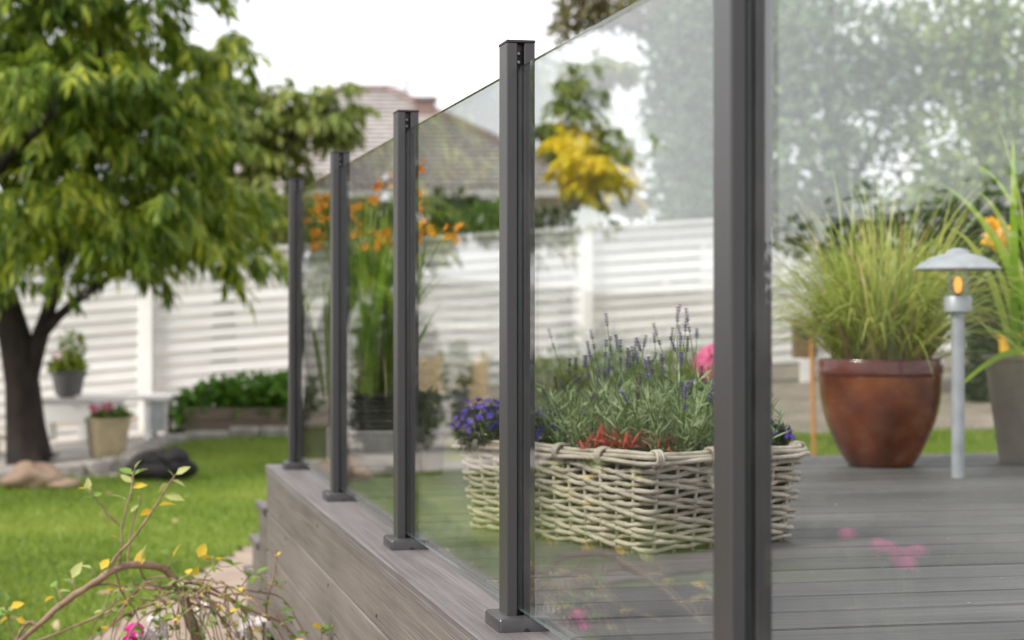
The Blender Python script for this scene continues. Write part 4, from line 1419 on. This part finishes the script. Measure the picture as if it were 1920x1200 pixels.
def to_bl(px, zc):
    p = at_cam(px, zc) - cen
    c, s = math.cos(brot), math.sin(brot)
    return p[0] * c + p[1] * s, -p[0] * s + p[1] * c


def lavender(label, cx, cy, nst, hmin, hmax, spread, nspike, seed):
    base = bl(cx, cy)
    t = thing('lavender', base, label, 'plant', 'lavender in the wicker basket')
    r2 = np.random.default_rng(seed)
    stems = MB()
    Ps, Ds, Ns, Ls = [], [], [], []
    tips = []
    for i in range(nst):
        a = r2.uniform(0, 6.28); rr = spread[2] * math.sqrt(r2.random())
        c, s = math.cos(brot), math.sin(brot)
        lx_, ly_ = rr * math.cos(a) * spread[0], rr * math.sin(a) * spread[1]
        bx_, by_ = lx_ * c - ly_ * s, lx_ * s + ly_ * c
        tall = i < nspike
        h = hmin + (hmax - hmin) * r2.random() ** 1.7 if tall else r2.uniform(.07, hmin * 1.15)
        lean = np.array([bx_ * .55 + r2.normal(0, .03), by_ * .55 + r2.normal(0, .03)])
        p0 = np.array([bx_, by_, 0]); p2 = np.array([bx_ + lean[0], by_ + lean[1], h]); p1 = (p0 + p2) / 2 + np.array([r2.normal(0, .012), r2.normal(0, .012), .01])
        stems.tube([p0, p1, p2], [.0016, .0013, .0008], 4)
        nl = int(9 + 62 * min(h, .2)) if not tall else 14
        top = .98 if not tall else .55
        for q in range(nl):
            u = r2.uniform(.1, top)
            P = (1 - u) ** 2 * p0 + 2 * u * (1 - u) * (2 * p1 - (p0 + p2) / 2) + u * u * p2
            d = r2.normal(0, 1, 3); d[2] = abs(d[2]) * .6 + .55
            Ps.append(P); Ds.append(d); Ns.append(r2.normal(0, 1, 3)); Ls.append(r2.uniform(.02, .055))
        if tall:
            tips.append((p1, p2, r2.random()))
    stems.build('stems', M['greenstem'], t)
    V, F = leaves(np.array(Ps), np.array(Ds), np.array(Ns), np.array(Ls), .0026, r2.uniform(0, .4, len(Ps)), .2)
    link('foliage', tri_mesh('foliage', V, F, M['lav_leaf']), t)
    for p1, p2, q in tips:
        d = unit(p2 - p1)
        ln = r2.uniform(.028, .05)
        Pf, Df, Nf = [], [], []
        whorls = int(ln / .0065)
        gap = .012 if r2.random() < .4 else 0
        for k in range(whorls):
            c = p2 + d * (k * .0065 - ln * .5 - (gap if k < 2 else 0))
            rad = .0038 * (1 - .5 * k / whorls)
            for m_ in range(6):
                a = m_ * math.pi / 3 + k * .5
                o = np.array([math.cos(a), math.sin(a), 0])
                Pf.append(c + o * rad * .3); Df.append(o * .8 + d * .9); Nf.append(d - o)
        V, F = leaves(np.array(Pf), np.array(Df), np.array(Nf), .0085, .0026, .1, .3)
        link('flower_spike', tri_mesh('flower_spike', V, F, M['lav_flower'] if q > .35 else M['lav_old']), t)
    return t


x1, y1 = to_bl(1120, 4.85); x2, y2 = to_bl(1240, 4.72); x3, y3 = to_bl(1350, 4.78)
lavender('thin greyish lavender with faded spikes beside the dark post in sharp focus', x1, y1, 84, .15, .30, (1.2, 1, .12), 30, 1)
lavender('tall lavender with many fresh purple spikes in middle of the basket', x2, y2, 104, .16, .36, (1, 1, .12), 34, 2)
lavender('leafy lavender at the basket end partly behind the thick blurred post', x3, y3, 84, .13, .33, (1, 1, .10), 18, 3)


def lobelia(label, px, zc, rad, h, nf, seed):
    x, y = to_bl(px, zc)
    base = bl(x, y, BH - .015)
    t = thing('lobelia', base, label, 'plant', 'lobelia in the wicker basket')
    r2 = np.random.default_rng(seed)
    V, F = bush_crown([((0, 0, h * .45), (rad * .95, rad * .95, h * .5))], 900, .018, .0035)
    link('foliage', tri_mesh('foliage', V, F, M['lob_leaf']), t)
    d = unit(r2.normal(size=(nf, 3))); d[:, 2] = np.abs(d[:, 2])
    C = d * np.array([rad, rad, h * .62]) * r2.uniform(.85, 1.12, (nf, 1)); C[:, 2] += h * .45
    n = unit(d + r2.normal(0, .3, d.shape))
    u = unit(np.cross(n, np.array([.3, .2, 1.0]))); w = np.cross(n, u)
    me5 = None
    for i in range(nf):
        Pf = np.repeat(C[i:i + 1], 5, 0)
        a = np.array([-.5, .35, 1.2, 2.4, 3.6]) + r2.uniform(0, 6)
        D = np.cos(a)[:, None] * u[i] + np.sin(a)[:, None] * w[i] + n[i] * .25
        V, F = leaves(Pf, D, np.repeat(n[i:i + 1], 5, 0), .0100, .0038, .1, .1)
        link('flower', tri_mesh('flower', V, F, M['lobelia']), t)
    return t


lobelia('violet blue lobelia mound spilling over the basket corner beside the metal pail', 905, 5.0, .085, .11, 120, 4)
lobelia('violet lobelia mound just behind the dark post in sharp focus', 1000, 4.93, .085, .10, 90, 5)
lobelia('blue lobelia patch at the handle end of the basket', 1440, 4.83, .06, .075, 45, 6)
lobelia('taller blue lobelia among lavender near the pink flower ball', 1320, 4.82, .075, .17, 40, 16)
x, y = to_bl(1185, 4.66)
rb = bl(x, y, BH + .008)
t = thing('red_tipped_plant', rb, 'low red tipped spiky plant at the front rim of the basket', 'plant')
n = 170
b3 = rng.normal(0, 1, (n, 3)) * np.array([.030, .030, .008]) + np.where(rng.random((n, 1)) < .45, np.array([[.055, .0, .0]]), np.array([[-.045, .0, .0]])); b3[:, 2] = np.abs(b3[:, 2])
V, F = leaves(b3, unit(rng.normal(0, .7, (n, 3)) + np.array([0, 0, .8])), rng.normal(0, 1, (n, 3)), rng.uniform(.028, .058, n), .0038, .15, .2)
link('foliage', tri_mesh('foliage', V, F, M['red_tip']), t)

# pink hydrangea behind
hp = G(1380, 9.3)
t = thing('pink_hydrangea', hp, 'pink flower ball on a leafy plant behind the basket', 'plant')
hc = rel(W(1372, 682, 9.3), hp)
MB().tube([(0, 0, -.02), (hc[0] * .6, hc[1] * .6, hc[2] * .5), hc], [.012, .010, .006], 6).build('stem', M['greenstem'], t)
n = 420
d = unit(rng.normal(size=(n, 3)))
C = np.array(hc) + d * np.array([.18, .15, .105])
u = unit(np.cross(d, rng.normal(size=(n, 3)))); w = np.cross(d, u)
Pf = np.repeat(C, 4, 0); a = np.tile(np.arange(4) * math.pi / 2, n)
Df = np.cos(a)[:, None] * np.repeat(u, 4, 0) + np.sin(a)[:, None] * np.repeat(w, 4, 0) + np.repeat(d, 4, 0) * .2
V, F = leaves(Pf, Df, np.repeat(d, 4, 0), .021, .010, .1, .05)
link('flower_head', tri_mesh('flower_head', V, F, M['pink']), t)
V, F = bush_crown([((0, 0, .35), (.22, .22, .30))], 300, .11, .04)
link('foliage', tri_mesh('foliage', V, F, M['berry_leaf']), t)

# ------------------------------------------------------------------ rust pot with tufted grass
rp = on_deck(1651, 7.1)
rpt = thing('glazed_pot', rp, 'big rust brown glazed pot on the deck beside the lamp', 'pot')
o = MB().lathe([(.104, 0), (.114, .003), (.126, .02), (.143, .046), (.160, .08), (.177, .118), (.192, .155), (.204, .195), (.212, .235), (.2165, .275), (.218, .325)], 48).build('bowl', M['rust'], rpt)
smooth_by_angle(o, 40)
o = MB().lathe([(.2155, .3255), (.2225, .333), (.2235, .378), (.219, .385), (.205, .385), (.202, .34)], 48).build('rim', M['rust_rim'], rpt)
smooth_by_angle(o, 40)
MB().lathe([(.200, .34), (.199, .355)], 40).build('soil', M['soil'], rpt)
gp_ = (rp[0], rp[1], DZ + .35)
tg = thing('tufted_grass', gp_, 'tall arching yellow green grass growing in the rust glazed pot', 'grass plant')


def tuft(n, rad, lmin, lmax, wmin, wmax, lean, dmin, dmax, seg=7):
    a = rng.uniform(0, 6.28, n); r_ = rad * np.sqrt(rng.random(n))
    b = np.stack([r_ * np.cos(a), r_ * np.sin(a), np.zeros(n)], 1)
    a2 = a + rng.normal(0, .7, n); le = np.abs(rng.normal(0, lean, n))
    D = np.stack([np.cos(a2) * le, np.sin(a2) * le, np.ones(n)], 1)
    return blades(b, D, rng.uniform(lmin, lmax, n), rng.uniform(wmin, wmax, n), rng.uniform(dmin, dmax, n), seg)


V, F = tuft(820, .16, .34, .82, .0026, .0060, .52, .12, .72)
V2, F2 = tuft(330, .13, .62, 1.0, .0024, .0054, .34, .2, .8)
V, F = merge((V, F), (V2, F2))
link('green_blades', tri_mesh('green_blades', V, F, M['grass_blade']), tg)
V, F = tuft(330, .17, .12, .40, .003, .006, .42, .05, .4, 5)
link('dry_blades', tri_mesh('dry_blades', V, F, M['dry_blade']), tg)

# ------------------------------------------------------------------ lamp
lp = on_deck(1796, 6.6)
lamp = thing('garden_lamp', lp, 'grey metal bollard lamp with a domed shade and lit amber bulb', 'lamp')
smooth_by_angle(MB().lathe([(.022, 0), (.022, .555)], 24).build('pole', M['galv'], lamp), 40)
smooth_by_angle(MB().lathe([(.030, .548), (.046, .553), (.047, .60), (.044, .605)], 28).build('collar', M['galv'], lamp), 40)
for i in range(4):
    a = i * math.pi / 2 + .5
    MB().tube([(.040 * math.cos(a), .040 * math.sin(a), .603), (.040 * math.cos(a), .040 * math.sin(a), .692)], .0022, 6).build('rod', M['galv'], lamp)
smooth_by_angle(MB().lathe([(.034, .604), (.034, .692)], 24).build('lamp_glass', M['clear'], lamp), 40)
smooth_by_angle(MB().lathe([(.006, .616), (.010, .626), (.0125, .640), (.0125, .650), (.009, .662), (.004, .668)], 18).build('bulb', M['bulb'], lamp), 80)
MB().lathe([(.011, .604), (.010, .615)], 14).build('bulb_socket', M['black_metal'], lamp)
smooth_by_angle(MB().lathe([(.045, .688), (.136, .690), (.141, .692), (.142, .697), (.120, .716), (.09, .733), (.055, .744), (.040, .747), (.034, .757), (.018, .763), (.004, .765)], 48).build('shade', M['galv'], lamp), 50)

# ------------------------------------------------------------------ taupe planter with strap leaves and begonia
qp = on_deck(1968, 7.25)
tpl = thing('taupe_planter', qp, 'tall tapered taupe planter at the deck end beside the lamp', 'planter')
rotq = math.radians(12)
pl = MB().lathe([(.138, 0), (.14, .004), (.182, .375), (.188, .378), (.188, .392), (.172, .392), (.168, .34)], 48, square=.97, rot=rotq).build('bowl', M['taupe'], tpl)
smooth_by_angle(pl, 30)
MB().lathe([(.165, .34), (.164, .365)], 40, square=.97, rot=rotq).build('soil', M['soil'], tpl)
sp = (qp[0], qp[1], DZ + .36)
ts = thing('strap_leaf_plant', sp, 'broad arching strap leaved plant in the taupe planter', 'plant')
n = 44
b = rng.normal(0, .05, (n, 3)) * np.array([1, 1, 0])
tgt = [(1800, 420), (1790, 500), (1800, 330), (1860, 300), (1830, 380), (1810, 620), (1800, 760), (1900, 250), (1850, 480), (1940, 260), (1980, 300), (2050, 350), (1870, 350), (1815, 560)]
Ds, Ls, Dr, Ws = [], [], [], []
for i in range(n):
    if i < len(tgt):
        g = np.array(rel(W(tgt[i][0], tgt[i][1], 7.0 + rnd.uniform(-.35, .3)), sp)) - b[i]
        dr = rnd.uniform(.25, .55)
        l0 = np.linalg.norm(g) * 1.15
        g = g + np.array([0, 0, 1.0]) * dr * l0
        Ds.append(g); Ls.append(np.linalg.norm(g) * .97); Dr.append(dr * l0 / np.linalg.norm(g)); Ws.append(rnd.uniform(.011, .020))
    else:
        a = rnd.uniform(0, 6.28); le = rnd.uniform(.05, .6)
        Ds.append([math.cos(a) * le, math.sin(a) * le, 1]); Ls.append(rnd.uniform(.5, 1.15)); Dr.append(rnd.uniform(.15, .5)); Ws.append(rnd.uniform(.006, .012))
    V, F = blades(b[i:i + 1], np.array(Ds[-1:]), Ls[-1], Ws[-1], Dr[-1], seg=12)
    link('strap_leaf', tri_mesh('strap_leaf', V, F, M['sword'] if i % 4 else M['grass_blade']), ts)
yp = rel(W(1868, 438, 7.4), sp)
tb_ = thing('yellow_begonia', sp, 'yellow begonia flower hanging beside the lamp shade', 'plant')
MB().tube([(.02, .03, 0), (yp[0] * .5, yp[1] * .5, yp[2] * .75), (yp[0] * .9, yp[1] * .9, yp[2] * 1.12), yp], [.004, .0035, .003, .002], 6).build('stem', M['greenstem'], tb_)
for c, n_, rr in ((yp, 26, .045), ((yp[0] - .03, yp[1], yp[2] + .045), 12, .02)):
    d = unit(rng.normal(size=(n_, 3)) + np.array([0, 0, -.6]))
    V, F = leaves(np.repeat(np.array([c]), n_, 0), d, rng.normal(size=(n_, 3)), rr * 1.5, rr * .5, .3, .2)
    link('blossom', tri_mesh('blossom', V, F, M['yellow_petal']), tb_)

# ------------------------------------------------------------------ far things on the deck side
bp = G(1508, 13.2)
bh = thing('bird_box', bp, 'brown timber bird box on a thin orange stake before the fence', 'bird box', rot=-YAW)
zz = W(1508, 640, 13.2)[2] - bp[2]
MB().box((0, 0, zz), (.15, .14, .22), bev=.006).build('box', M['brown_wood'], bh)
MB().box((0, -.02, zz + .125), (.20, .21, .02), bev=.003, tilt=.2).build('roof', M['brown_wood'], bh)
MB().tube([(0, -.071, zz + .03), (0, -.074, zz + .03)], .018, 14).build('entrance_hole', M['post_dark'], bh)
MB().tube([(.06, -.085, -.05), (.03, -.085, zz + .16)], .014, 8).build('stake', M['orange_wood'], bh)

bp = G(1935, 17.4)
ych = thing('yellow_chair', bp, 'yellow wooden garden chair in front of the dark evergreen shrub', 'chair', rot=-YAW - 1.15)
for i in range(5):
    sx = -.02 + i * .095
    MB().box((sx, .16, .75 + .03 * (1 - abs(i - 2) / 2)), (.085, .02, .62), bev=.008, tilt=-.22).build('back_slat', M['yellow'], ych)
for i in range(5):
    MB().box((.17, -.22 + i * .085, .40 + (.02 if i < 2 else 0)), (.5, .075, .02), bev=.004).build('seat_slat', M['yellow'], ych)
for sx in (-.07, .41):
    MB().box((sx, -.22, .29), (.04, .09, .58), bev=.005, tilt=.08).build('leg', M['yellow'], ych)
    MB().box((sx, .08, .21), (.04, .09, .46), bev=.005, tilt=.35).build('leg', M['yellow'], ych)
    MB().box((sx, -.06, .60), (.10, .48, .022), bev=.006).build('armrest', M['yellow'], ych)

# ------------------------------------------------------------------ weeping willow shrub in front and phlox
ZB = 5.15
wb_ = G(378, ZB)
wil = thing('weeping_shrub', wb_, 'sparse weeping shrub with bare arching twigs beside the deck side', 'shrub')


def wp_(px, py, dz=0.0):
    return rel(W(px, py, ZB + dz), wb_)


def smooth_path(pts, n=6):
    pts = [np.array(p) for p in pts]
    out = []
    for i in range(len(pts) - 1):
        p0 = pts[max(i - 1, 0)]; p1 = pts[i]; p2 = pts[i + 1]; p3 = pts[min(i + 2, len(pts) - 1)]
        for q in range(n):
            t = q / n
            out.append(.5 * ((2 * p1) + (-p0 + p2) * t + (2 * p0 - 5 * p1 + 4 * p2 - p3) * t * t + (-p0 + 3 * p1 - 3 * p2 + p3) * t ** 3))
    out.append(pts[-1])
    return out


def knobbly(n, r0, r1, seed):
    q = random.Random(seed)
    return [(r0 + (r1 - r0) * i / (n - 1)) * q.uniform(.88, 1.15) for i in range(n)]


tr = smooth_path([(0, 0, -.03), (.01, 0, .12), wp_(372, 1330), wp_(370, 1210), wp_(352, 1150), wp_(340, 1105), wp_(326, 1085)])
MB().tube(tr, knobbly(len(tr), .019, .013, 1), 9).build('trunk', M['stem'], wil, smooth=True)
branches = [
    ([(336, 1098, 0), (312, 1070, 0), (280, 1060, -.03), (240, 1060, -.06), (205, 1072, -.08), (165, 1100, -.1), (120, 1130, -.12), (75, 1170, -.14), (20, 1215, -.15)], .0115, .007),
    ([(70, 1172, -.14), (55, 1168, -.14), (40, 1182, -.15), (25, 1215, -.15)], .0065, .004),
    ([(209, 1068, -.08), (213, 1050, -.08), (240, 1020, -.09), (270, 985, -.1), (295, 945, -.1), (318, 905, -.1), (330, 888, -.1)], .0045, .0018),
    ([(226, 1062, -.07), (228, 1030, -.07), (230, 985, -.06), (238, 945, -.05), (246, 920, -.05), (250, 885, -.04)], .0035, .0016),
    ([(238, 1062, -.05), (242, 1020, -.04), (250, 980, -.03), (262, 940, -.03), (266, 922, -.03)], .003, .0016),
    ([(225, 986, -.07), (205, 965, -.08), (190, 948, -.09), (172, 925, -.1), (162, 915, -.1)], .0026, .0013),
    ([(505, 1165, .1), (498, 1140, .1), (508, 1100, .1), (516, 1060, .1), (517, 1030, .1)], .0032, .0016),
    ([(338, 1100, 0), (380, 1108, .03), (430, 1125, .05), (480, 1148, .08), (520, 1165, .1), (550, 1190, .11), (575, 1220, .12)], .005, .002),
    ([(336, 1094, 0), (370, 1095, .05), (410, 1110, .08), (450, 1135, .1), (470, 1175, .1), (475, 1220, .1)], .004, .002),
    ([(334, 1092, 0), (300, 1103, .05), (262, 1102, .08), (245, 1125, .09), (230, 1138, .1), (190, 1152, .1), (130, 1178, .1), (60, 1205, .1)], .0045, .003),
    ([(330, 1120, .02), (290, 1130, .06), (240, 1150, .1), (190, 1185, .12), (150, 1215, .13)], .0045, .002),
    ([(335, 1125, 0), (310, 1140, -.05), (280, 1148, -.08), (255, 1172, -.1), (235, 1215, -.1)], .004, .002),
    ([(345, 1115, 0), (372, 1130, -.05), (395, 1165, -.08), (405, 1215, -.1)], .004, .002),
    ([(348, 1130, .02), (395, 1140, .05), (420, 1165, .08), (440, 1215, .1)], .0035, .0018),
    ([(215, 1066, -.06), (222, 1100, -.04), (240, 1130, -.03), (255, 1150, -.03), (262, 1200, -.03)], .003, .0018),
    ([(150, 1112, -.1), (190, 1095, -.08), (230, 1100, -.06), (275, 1095, -.04), (320, 1105, -.02)], .003, .0018),
    ([(262, 1060, -.04), (272, 1085, -.03), (300, 1103, -.02), (335, 1105, 0)], .003, .002),
    ([(440, 1128, .06), (455, 1095, .06), (470, 1075, .06)], .002, .001),
    ([(375, 1106, .03), (385, 1080, .03), (400, 1062, .03), (402, 1048, .03)], .002, .001),
    ([(508, 1100, .1), (492, 1085, .1), (482, 1075, .1)], .0018, .001),
    ([(510, 1098, .1), (525, 1095, .1), (538, 1090, .1)], .0016, .0009),
    ([(30, 1200, -.15), (15, 1170, -.15), (10, 1145, -.15)], .0022, .001),
    ([(600, 1215, .13), (604, 1190, .13), (603, 1172, .13)], .0018, .001),
]
q = random.Random(5)
for i in range(40):                              # the tangle of fine hanging twigs
    sx, sy = 336 + q.uniform(-90, 90), 1092 + q.uniform(-10, 40)
    ex = sx + q.uniform(-150, 170)
    dz0 = q.uniform(-.1, .12)
    branches.append(([(sx, sy, dz0), (sx + (ex - sx) * .35, sy + q.uniform(-18, 25), dz0), (sx + (ex - sx) * .7, sy + q.uniform(10, 60), dz0 + q.uniform(-.05, .05)), (ex, sy + q.uniform(60, 140), dz0)], .0024, .0012))
tips = []
for i, (pts, r0, r1) in enumerate(branches):
    pa = smooth_path([wp_(a + (q.uniform(-2, 2) if k else 0), b, c) for k, (a, b, c) in enumerate(pts)], 5)
    jit = [p + np.array([q.uniform(-1, 1), q.uniform(-1, 1), q.uniform(-1, 1)]) * .0016 for p in pa]
    MB().tube(jit, knobbly(len(jit), r0, r1, i), 6).build('branch', M['twig'], wil, smooth=True)
    tips.append(jit)


def leaf_shape(m, L, w):
    V, F = leaves(np.zeros((1, 3)), np.array([[1, 0, 0]]), np.array([[0, 0, 1]]), L, w, .18, .3)
    return tri_mesh('leaf', V * 1.5, F, m)


lm_s = [leaf_shape(M['willow_leaf'], .023, .0078), leaf_shape(M['willow_pale'], .025, .0066), leaf_shape(M['willow_yellow'], .022, .0078), leaf_shape(M['willow_leaf'], .018, .006), leaf_shape(M['willow_pale'], .015, .004)]


def put_leaf(p, d_ang, el, k, roll=None, sc=1.0):
    link('leaf', lm_s[k], wil, p, (roll if roll is not None else q.uniform(-1, 1), -el, d_ang), (sc,) * 3)


all_pts = np.array([p for t_ in tips for p in t_])
# the leaves one can pick out: pixel, kind, direction on the picture (0 = along the deck end, pi = lawn)
for px_, py_, dz_, k, an_, el, s_ in (
        (248, 890, -.04, 0, 2.9, .5, 1.2), (250, 892, -.04, 0, .2, .6, 1.2), (247, 905, -.05, 1, 2.8, .6, 1.1), (249, 915, -.05, 2, .4, .3, 1.2), (252, 880, -.04, 1, .3, 1.1, .8),
        (330, 890, -.1, 1, .1, .6, 1.1), (326, 895, -.1, 3, 2.6, .9, 1.0), (322, 900, -.1, 1, .0, -.3, 1.0), (318, 906, -.1, 1, 2.9, -.6, 1.0), (308, 930, -.1, 1, .0, -.1, 1.4), (298, 948, -.1, 2, .1, .2, 1.3),
        (288, 958, -.1, 2, 2.8, -.2, 1.2), (238, 938, -.05, 1, 2.7, .4, 1.3), (243, 930, -.05, 0, .2, .3, .8), (245, 960, -.04, 4, .3, .8, 1.2), (178, 932, -.1, 0, 3.0, .1, .9), (170, 925, -.1, 1, 2.6, .9, .9), (165, 917, -.1, 2, 3.0, .2, .8),
        (166, 918, -.1, 1, 1.9, 1.2, .9), (175, 930, -.1, 0, .3, .4, .7), (222, 1010, -.07, 2, 2.8, .5, .7), (262, 1062, -.05, 2, 1.5, 1.3, 1.4), (266, 1050, -.05, 1, 1.2, 1.3, 1.2), (240, 1080, -.05, 0, 2.8, -.3, 1.1),
        (250, 1085, -.05, 3, .2, -.4, 1.0), (135, 1085, -.1, 1, .8, 1.0, 1.4), (138, 1095, -.1, 0, 2.6, .4, 1.2), (128, 1083, -.1, 3, 2.9, .5, 1.0), (190, 1068, -.1, 2, .9, .9, 1.1), (172, 1066, -.1, 1, 2.8, .3, 1.0),
        (105, 1100, -.1, 0, 2.2, .3, 1.0), (100, 1118, -.1, 2, 2.7, -.4, .9), (108, 1110, -.1, 1, .3, .2, .9), (325, 1045, 0, 2, .9, 1.1, 1.3), (332, 1050, 0, 0, 1.6, -1.0, 1.2), (315, 1040, 0, 3, 2.7, .5, 1.0),
        (372, 1045, .03, 2, .8, 1.0, 1.3), (378, 1048, .03, 2, .1, .2, .9), (370, 1060, .03, 2, 1.9, -.8, 1.2), (398, 1062, .03, 4, .3, .7, 1.0), (402, 1050, .03, 0, 2.7, .4, .9), (432, 1062, .05, 0, .1, .4, 1.1),
        (440, 1060, .05, 0, 2.9, .5, 1.1), (480, 1077, .1, 0, .3, .6, 1.2), (484, 1082, .1, 0, 2.7, -.4, 1.2), (476, 1070, .1, 4, 2.9, .4, 1.0), (336, 1125, 0, 0, 2.8, .3, 1.4), (342, 1130, 0, 2, .2, .1, 1.0),
        (478, 1145, .1, 0, 2.9, .1, 1.3), (525, 1150, .1, 0, .3, .3, 1.2), (528, 1160, .1, 0, .0, -.3, 1.1), (520, 1148, .1, 1, 2.6, .6, 1.0), (535, 1160, .1, 3, .1, .1, 1.1), (620, 1178, .13, 0, .6, .8, 1.2), (622, 1186, .13, 1, .2, .2, 1.0), (616, 1180, .13, 3, 2.7, .5, 1.0),
        (20, 1140, -.15, 2, .4, .4, 1.1), (12, 1150, -.15, 0, 2.7, .1, 1.3), (8, 1130, -.15, 0, 1.8, .9, 1.2), (30, 1160, -.15, 2, .2, -.4, .9)):
    lb_ = np.array(wp_(px_, py_, dz_))
    near = all_pts[np.argmin(np.linalg.norm(all_pts - lb_, axis=1))]
    if np.linalg.norm(near - lb_) > .004:
        mid_ = (near + lb_) / 2 + np.array([q.uniform(-.004, .004), q.uniform(-.004, .004), -.004])
        MB().tube([near, mid_, lb_], [.0014, .0011, .0008], 5).build('twig', M['twig'], wil, smooth=True)
    put_leaf(lb_, an_ - YAW, el, k, sc=s_)
for pa in tips[6:]:
    for m_ in range(4):
        p = pa[q.randrange(len(pa) // 4, len(pa))]
        for _ in range(q.randint(1, 2)):
            put_leaf(p, q.uniform(0, 6.28), q.uniform(-.4, 1.0), q.choice((0, 0, 1, 2, 3, 3, 4)), sc=q.uniform(.5, 1.0))


def phlox(base, label, heads, m, group, nfl=26):
    t = thing('phlox', base, label, 'flowers', group)
    st = MB()
    lv = []
    for hx_, hy_, hz_, hr in heads:
        st.tube([(hx_ * .3, hy_ * .3, -.02), (hx_ * .7, hy_ * .7, hz_ * .55), (hx_, hy_, hz_)], [.005, .004, .003], 6)
        for u in np.linspace(.3, .9, 8):
            for sgn in (0, math.pi):
                a = u * 9 + sgn
                lv.append(((hx_ * (.3 + .7 * u), hy_ * (.3 + .7 * u), hz_ * u), (math.cos(a), math.sin(a), .3)))
        n = nfl
        d = unit(rng.normal(size=(n, 3))); d[:, 2] = np.abs(d[:, 2]) * .9 - .15
        C = np.array([hx_, hy_, hz_]) + d * hr
        u_ = unit(np.cross(d, rng.normal(size=(n, 3)))); w_ = np.cross(d, u_)
        a = np.tile(np.arange(5) * 2 * math.pi / 5, n)
        D = np.cos(a)[:, None] * np.repeat(u_, 5, 0) + np.sin(a)[:, None] * np.repeat(w_, 5, 0) + np.repeat(d, 5, 0) * .15
        V, F = leaves(np.repeat(C, 5, 0), D, np.repeat(d, 5, 0), .0135, .0062, .05, .05)
        link('flower_head', tri_mesh('flower_head', V, F, m), t)
    st.build('stems', M['greenstem'], t, smooth=True)
    V, F = leaves(np.array([a for a, _ in lv]), np.array([b for _, b in lv]), np.tile([[0, 0, 1.0]], (len(lv), 1)), .06, .009, .3, .2)
    link('foliage', tri_mesh('foliage', V, F, M['berry_leaf']), t)
    return t


def ph_heads(base, items):
    out = []
    for px_, py_, z_, r_ in items:
        h = rel(W(px_, py_, z_), base)
        out.append((h[0], h[1], h[2], r_))
    return out


b0 = G(300, 5.35)
phlox(b0, 'white phlox heads low behind the bare arching twigs', ph_heads(b0, [(292, 1168, 5.35, .026), (275, 1195, 5.3, .024), (385, 1143, 5.45, .022), (300, 1190, 5.35, .02)]), M['white_petal'], 'phlox by the deck')
b0 = G(480, 5.5)
phlox(b0, 'white phlox heads beside the boarded deck side', ph_heads(b0, [(468, 1172, 5.5, .026), (495, 1166, 5.5, .022), (455, 1190, 5.5, .02)]), M['white_petal'], 'phlox by the deck')
b0 = G(245, 5.25)
phlox(b0, 'magenta phlox head low among the bare arching twigs', ph_heads(b0, [(253, 1183, 5.25, .022), (243, 1205, 5.25, .02)]), M['magenta'], 'phlox by the deck')
# mirrored in the glass only
items = [(1690, 1045, 5.6, .03), (1665, 1030, 5.6, .026), (1720, 1035, 5.7, .024), (1648, 1022, 5.6, .02), (1700, 1060, 5.5, .024), (1588, 1003, 5.6, .018)]
vb = W(1690, 587, 5.6)
b0 = (-vb[0], vb[1], float(gh(-vb[0], vb[1])))
hd = []
for px_, py_, z_, r_ in items:
    v = W(px_, py_, z_)
    hd.append((-v[0] - b0[0], v[1] - b0[1], v[2] - b0[2], r_))
phlox(b0, 'pink phlox clump on the lawn seen mirrored in the railing glass', hd, M['magenta'], 'phlox by the deck')

# crumbs, petals and fallen leaves
n = 260
xy = np.stack([rng.uniform(.1, 2.6, n), rng.uniform(2.4, 7.0, n)], 1)
P3 = np.concatenate([xy, np.full((n, 1), DZ + .003)], 1)
D3 = rng.normal(size=(n, 3)) * np.array([1, 1, .12])
V, F = leaves(P3, D3, np.tile([[0, 0, 1.0]], (n, 1)), rng.uniform(.004, .013, n), rng.uniform(.001, .0035, n), -.15, .3)
tag(link('petal_crumbs', tri_mesh('petal_crumbs', V, F, M['dry_blade'])), kind='stuff')
n = 50
fx, fy = rng.uniform(-4.5, 0.2, n), rng.uniform(7.6, 16.5, n)
ok = np.array([is_lawn(a, b) for a, b in zip(fx, fy)])
P3 = np.stack([fx, fy, gh(fx, fy) + .035], 1)[ok]
n = len(P3)
V, F = leaves(P3, rng.normal(size=(n, 3)) * np.array([1, 1, .2]), np.tile([[0, 0, 1.0]], (n, 1)) + rng.normal(0, .3, (n, 3)), rng.uniform(.04, .09, n), rng.uniform(.010, .018, n), .2, .3)
tag(link('fallen_leaves', tri_mesh('fallen_leaves', V, F, M['dry_blade'])), kind='stuff')
